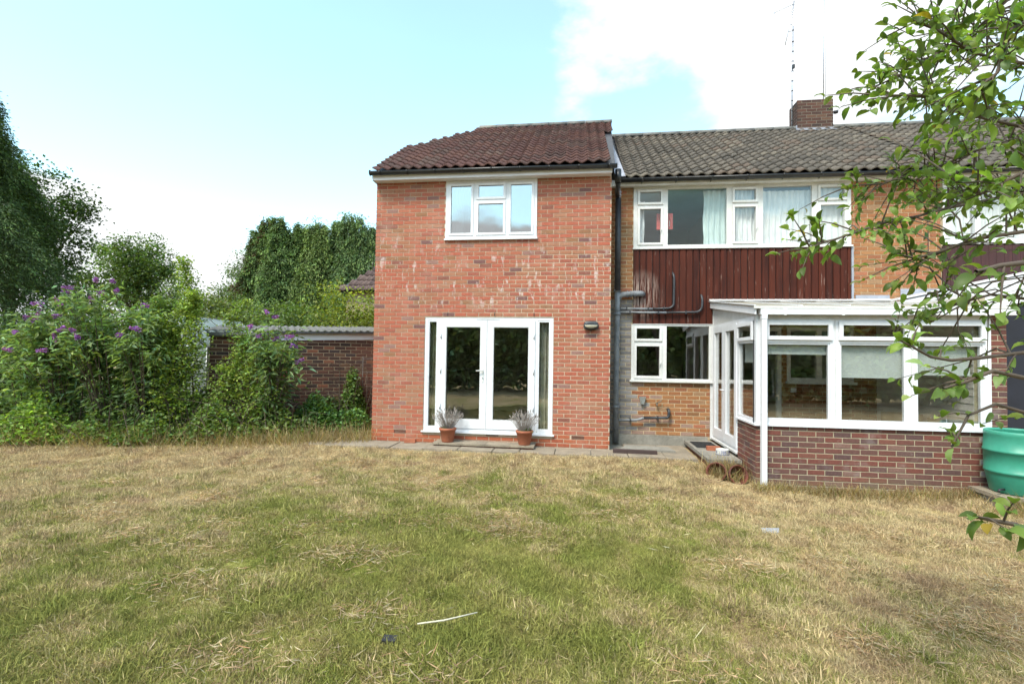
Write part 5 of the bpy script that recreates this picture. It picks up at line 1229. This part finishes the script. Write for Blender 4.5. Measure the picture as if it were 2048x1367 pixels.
# overhanging tree at the viewer's side: limbs that reach into view and leaves on their twigs
ft = thing('overhanging_tree', 'leafy branches of a near tree reaching in over the conservatory', 'tree')
TR = [Vector(q) for q in ((6.75, -6.3, -.25), (6.6, -6.36, .5), (6.5, -6.4, 1.3), (6.38, -6.44, 2.1), (6.22, -6.5, 3.0), (6.15, -6.45, 4.2))]
LIMBS = [
[(5.74, -6.64, 2.34), (5.52, -6.7, 2.28), (5.31, -6.76, 2.23), (5.15, -6.82, 2.18), (4.99, -6.88, 2.14), (4.86, -6.93, 2.09), (4.72, -6.98, 2.04), (4.66, -7.02, 2.01)],
[(5.94, -6.44, 3.46), (5.71, -6.52, 3.23), (5.55, -6.6, 3.07), (5.41, -6.67, 2.95), (5.28, -6.74, 2.88), (5.16, -6.81, 2.79), (5.06, -6.88, 2.72), (4.92, -6.96, 2.64)],
[(5.55, -6.88, 2.73), (5.36, -6.93, 2.74), (5.25, -6.97, 2.75), (5.12, -7.01, 2.81), (5.01, -7.05, 2.83)],
[(5.65, -6.76, 2.53), (5.43, -6.83, 2.55), (5.29, -6.88, 2.56), (5.16, -6.94, 2.58), (5.07, -7.0, 2.58), (4.89, -7.06, 2.56)],
[(5.92, -6.42, 2.65), (5.61, -6.48, 2.57), (5.42, -6.52, 2.48), (5.27, -6.56, 2.44), (5.16, -6.6, 2.39), (4.98, -6.64, 2.37)],
[(5.38, -7.08, 2.06), (5.18, -7.08, 2.03), (5.08, -7.07, 1.99), (5.01, -7.05, 1.97), (4.96, -7.03, 1.99)],
[(5.47, -6.96, 1.65), (5.22, -7.04, 1.62), (5.08, -7.11, 1.61), (4.98, -7.17, 1.62), (4.89, -7.23, 1.65), (4.81, -7.3, 1.67)],
[(5.84, -6.51, 1.88), (5.6, -6.57, 1.9), (5.49, -6.61, 1.87), (5.37, -6.65, 1.92), (5.3, -6.68, 1.88)],
[(5.2, -7.29, 1.55), (5.03, -7.35, 1.58), (4.93, -7.4, 1.55), (4.84, -7.44, 1.53)],
[(5.57, -6.84, 1.4), (5.37, -6.9, 1.45), (5.25, -6.94, 1.41), (5.16, -6.99, 1.3)],
[(5.07, -7.45, 1.13), (4.97, -7.5, 1.18), (4.88, -7.54, 1.2), (4.81, -7.59, 1.22)],
[(4.93, -7.64, 1.85), (4.8, -7.69, 1.83), (4.72, -7.73, 1.81)],
[(5.19, -7.32, 2.66), (5.1, -7.34, 2.6), (5.06, -7.34, 2.47), (5.0, -7.34, 2.42)],
[(5.19, -7.31, 2.2), (5.12, -7.29, 2.16), (5.07, -7.26, 2.13), (5.0, -7.24, 2.19)]]
rg = np.random.default_rng(91); paths = [(TR, [.11, .10, .085, .07, .05, .02])]; LC, LD, LS = [], [], []
def twig_leaves(a, b, k, sc):
    d = (b-a); L = d.length
    for i in range(k):
        u_ = (i+.6)/k; q = a.lerp(b, u_); dd = d.normalized()*.55+Vector(rg.normal(0, .55, 3)); dd.z -= .05
        LC.append(q); LD.append(dd); LS.append(sc)
    LC.append(b); LD.append(d.normalized()+Vector(rg.normal(0, .25, 3))); LS.append(sc)
for li, P_ in enumerate(LIMBS):
    P_ = [Vector(q) for q in P_]; k = len(P_)
    root = min(TR[1:], key=lambda q: (q-P_[0]).length); paths.append(([root, root.lerp(P_[0], .5)+Vector((0, 0, .05))]+P_, [.014, .008]+[.006*(1-i/(k+1))+.0012 for i in range(k)]))
    twig_leaves(P_[-2], P_[-1], 4, 1.0)
    for i in range(k-1):
        seg_ = P_[i+1]-P_[i]; zm_ = P_[i].z; nt_ = 7 if zm_ > 2.25 else (5 if zm_ > 1.95 else 1)
        for j in range(nt_):
            q = P_[i].lerp(P_[i+1], (j+rg.random())/nt_); s_ = .13*(1-.5*i/k)
            e = q+seg_.normalized()*rg.uniform(.02, s_)+Vector((rg.normal(0, .06), rg.normal(0, .09), rg.normal(.01, .07)))
            paths.append(([q, q.lerp(e, .5)+Vector((0, 0, .008)), e], [.0032, .0024, .0012])); twig_leaves(q, e, int(rg.integers(3, 6)), 1.0)
# denser growth nearer the stem
LP_ = [Vector(a_).lerp(Vector(b_), f_) for P_ in LIMBS for a_, b_ in zip(P_, P_[1:]) for f_ in (0, .5)]
for _ in range(125):
    q = Vector((rg.uniform(5.28, 5.95), rg.uniform(-7.0, -6.3), 1.60+1.75*rg.random()**.95)); e = q+Vector((rg.normal(-.08, .09), rg.normal(0, .1), rg.normal(.0, .09)))
    root = min(LP_, key=lambda w_: (w_-q).length); paths.append(([root, root.lerp(q, .5)+Vector((rg.normal(0, .03), rg.normal(0, .03), .03)), q, e], [.004, .0034, .0026, .001])); twig_leaves(q, e, 7, 1.0)
tubes_obj('trunk', paths, 'twig', ft, 6)
n = len(LC); colr = np.array([.135, .205, .040])*np.exp(rg.normal(0, .2, n))[:, None]; colr[rg.random(n) < .22] = (.19, .26, .09); colr[rg.random(n) < .006] = (.30, .22, .03)
V, F, C_ = leaves(np.array([tuple(q) for q in LC]), np.array(LS)*rg.uniform(.6, 1.25, n)*.050, np.array(LS)*.0225, colr, .22, dirs=np.array([tuple(q) for q in LD]), seg=2, curl=.55, up=.45)
link('crown', np_mesh('crown', V, F, 'leaf', C_, smooth=True), ft)

# ------------------------------------------------------------------ grass: tufts scattered over the lawn
src = bpy.data.collections.new('grass_sources')
def tuft(seed, n, h, spread, flatness, wid, arch):
    rg = np.random.default_rng(seed); a = rg.uniform(0, 6.28, n); r = spread*rg.random(n)**.5; c = np.stack([np.cos(a)*r, np.sin(a)*r, np.zeros(n)], 1)
    b = rg.uniform(0, 6.28, n); lean = np.abs(rg.normal(flatness, .3, n)); d = np.stack([np.cos(b)*lean, np.sin(b)*lean, np.ones(n)], 1); d /= np.linalg.norm(d, axis=1)[:, None]
    L = h*rg.uniform(.45, 1.15, n)[:, None]; s = np.cross(d, rg.normal(size=(n, 3))); s /= np.linalg.norm(s, axis=1)[:, None]
    dn = np.array([0, 0, -1.0]); hd = d.copy(); hd[:, 2] = 0
    w = wid*rg.uniform(.6, 1.3, n)[:, None]
    m1 = c+d*L*.55; tip = c+d*L+dn*L*arch+hd*L*arch*.4
    V = np.stack([c-s*w*.5, c+s*w*.5, m1+s*w*.42, m1-s*w*.42, tip], 1).reshape(-1, 3); V[:, 2] = np.maximum(V[:, 2], .002)
    k = np.arange(n)*5; F = np.concatenate([np.stack([k, k+1, k+2], 1), np.stack([k, k+2, k+3], 1), np.stack([k+3, k+2, k+4], 1)])
    col = np.zeros((n, 3)); col[:, 0] = rg.random(n); col[:, 1] = rg.random(n)
    o = bpy.data.objects.new('tuft', np_mesh('tuft', V, F, 'grass_blade', np.repeat(col, 5, 0))); src.objects.link(o)
for s_ in range(4): tuft(100+s_, 54, .052, .085, .65, .0040, .18)
for s_ in range(2): tuft(110+s_, 46, .078, .07, .45, .0042, .2)
for s_ in range(3): tuft(120+s_, 28, .10, .11, 3.0, .0034, .0)
rg = np.random.default_rng(5); N = 60000
x = rg.uniform(-8.5, 10.5, N*3); y = -9.0+8.6*rg.random(N*3)**1.15
dx, dy = x-CAM.x, y-CAM.y; fwd = dx*math.sin(-.1322)+dy*math.cos(-.1322); lat = dx*math.cos(.1322)+dy*math.sin(.1322)
ok = (fwd > .9) & (np.abs(lat) < fwd*1.12+.9)
ok &= ~((x > -1.1) & (x < 5.78) & (y > -.70)); ok &= ~((x > 5.7) & (x < 9.7) & (y > -1.62)) & ~((x > 5.7) & (x < 6.3) & (y > -1.12)) & ~((x > 8.85) & (x < 9.7) & (y > -2.26))
dens = np.clip(2.6/np.maximum(fwd, .5)**.75, .35, 1.0); ok &= rg.random(N*3) < dens
x, y, fwd = x[ok], y[ok], fwd[ok]; n = len(x)
pts = bpy.data.meshes.new('grass'); pts.vertices.add(n); P_ = np.stack([x, y, ground_h(x, y)-.004], 1).astype(np.float32); pts.vertices.foreach_set('co', P_.ravel())

clump = np.sin(x*3.1+2*np.sin(y*2.3))*np.sin(y*3.7+1.5*np.sin(x*1.9))+.5*np.sin(x*9.1+y*4)*np.sin(y*8.3-x*3)
ki = rg.choice(9, n, p=[.16]*4+[.10]*2+[.16/3]*3); ki = np.where((clump > .55) & (rg.random(n) < .35), rg.integers(6, 9, n), ki)
sc = rg.uniform(.55, 1.3, n)*(1+.38*clump)*np.where(fwd > 5, 1.12, 1.0); sc = np.clip(sc, .4, 1.7)
for nm, tp_, dat in (('kind_index', 'INT', ki.astype(np.int32)), ('size', 'FLOAT', sc.astype(np.float32)), ('turn', 'FLOAT', rg.uniform(0, 6.28, n).astype(np.float32))):
    at_ = pts.attributes.new(nm, tp_, 'POINT'); at_.data.foreach_set('value', dat)
gob = tag(link('grass', pts), 'short mown grass, part green and part dried to straw', 'grass', kind='stuff')
ng = bpy.data.node_groups.new('grass_scatter', 'GeometryNodeTree')
ng.interface.new_socket('Geometry', in_out='INPUT', socket_type='NodeSocketGeometry'); ng.interface.new_socket('Geometry', in_out='OUTPUT', socket_type='NodeSocketGeometry')
t = NT(ng.nodes, ng.links); gi = t.node('NodeGroupInput'); go = t.node('NodeGroupOutput')
ci = t.node('GeometryNodeCollectionInfo'); ci.inputs['Collection'].default_value = src; ci.inputs['Separate Children'].default_value = True; ci.inputs['Reset Children'].default_value = True
def attr(nm, ty):
    q = t.node('GeometryNodeInputNamedAttribute', data_type=ty); q.inputs['Name'].default_value = nm; return q.outputs['Attribute']
ip = t.node('GeometryNodeInstanceOnPoints', {'Points': gi.outputs[0], 'Instance': ci.outputs[0], 'Pick Instance': True, 'Instance Index': attr('kind_index', 'INT')})
rot = t.node('ShaderNodeCombineXYZ', {2: attr('turn', 'FLOAT')}); ng.links.new(rot.outputs[0], ip.inputs['Rotation'])
scl = t.node('ShaderNodeCombineXYZ', {0: attr('size', 'FLOAT'), 1: attr('size', 'FLOAT'), 2: attr('size', 'FLOAT')}); ng.links.new(scl.outputs[0], ip.inputs['Scale'])
ng.links.new(ip.outputs[0], go.inputs[0])
md = gob.modifiers.new('scatter', 'NODES'); md.node_group = ng
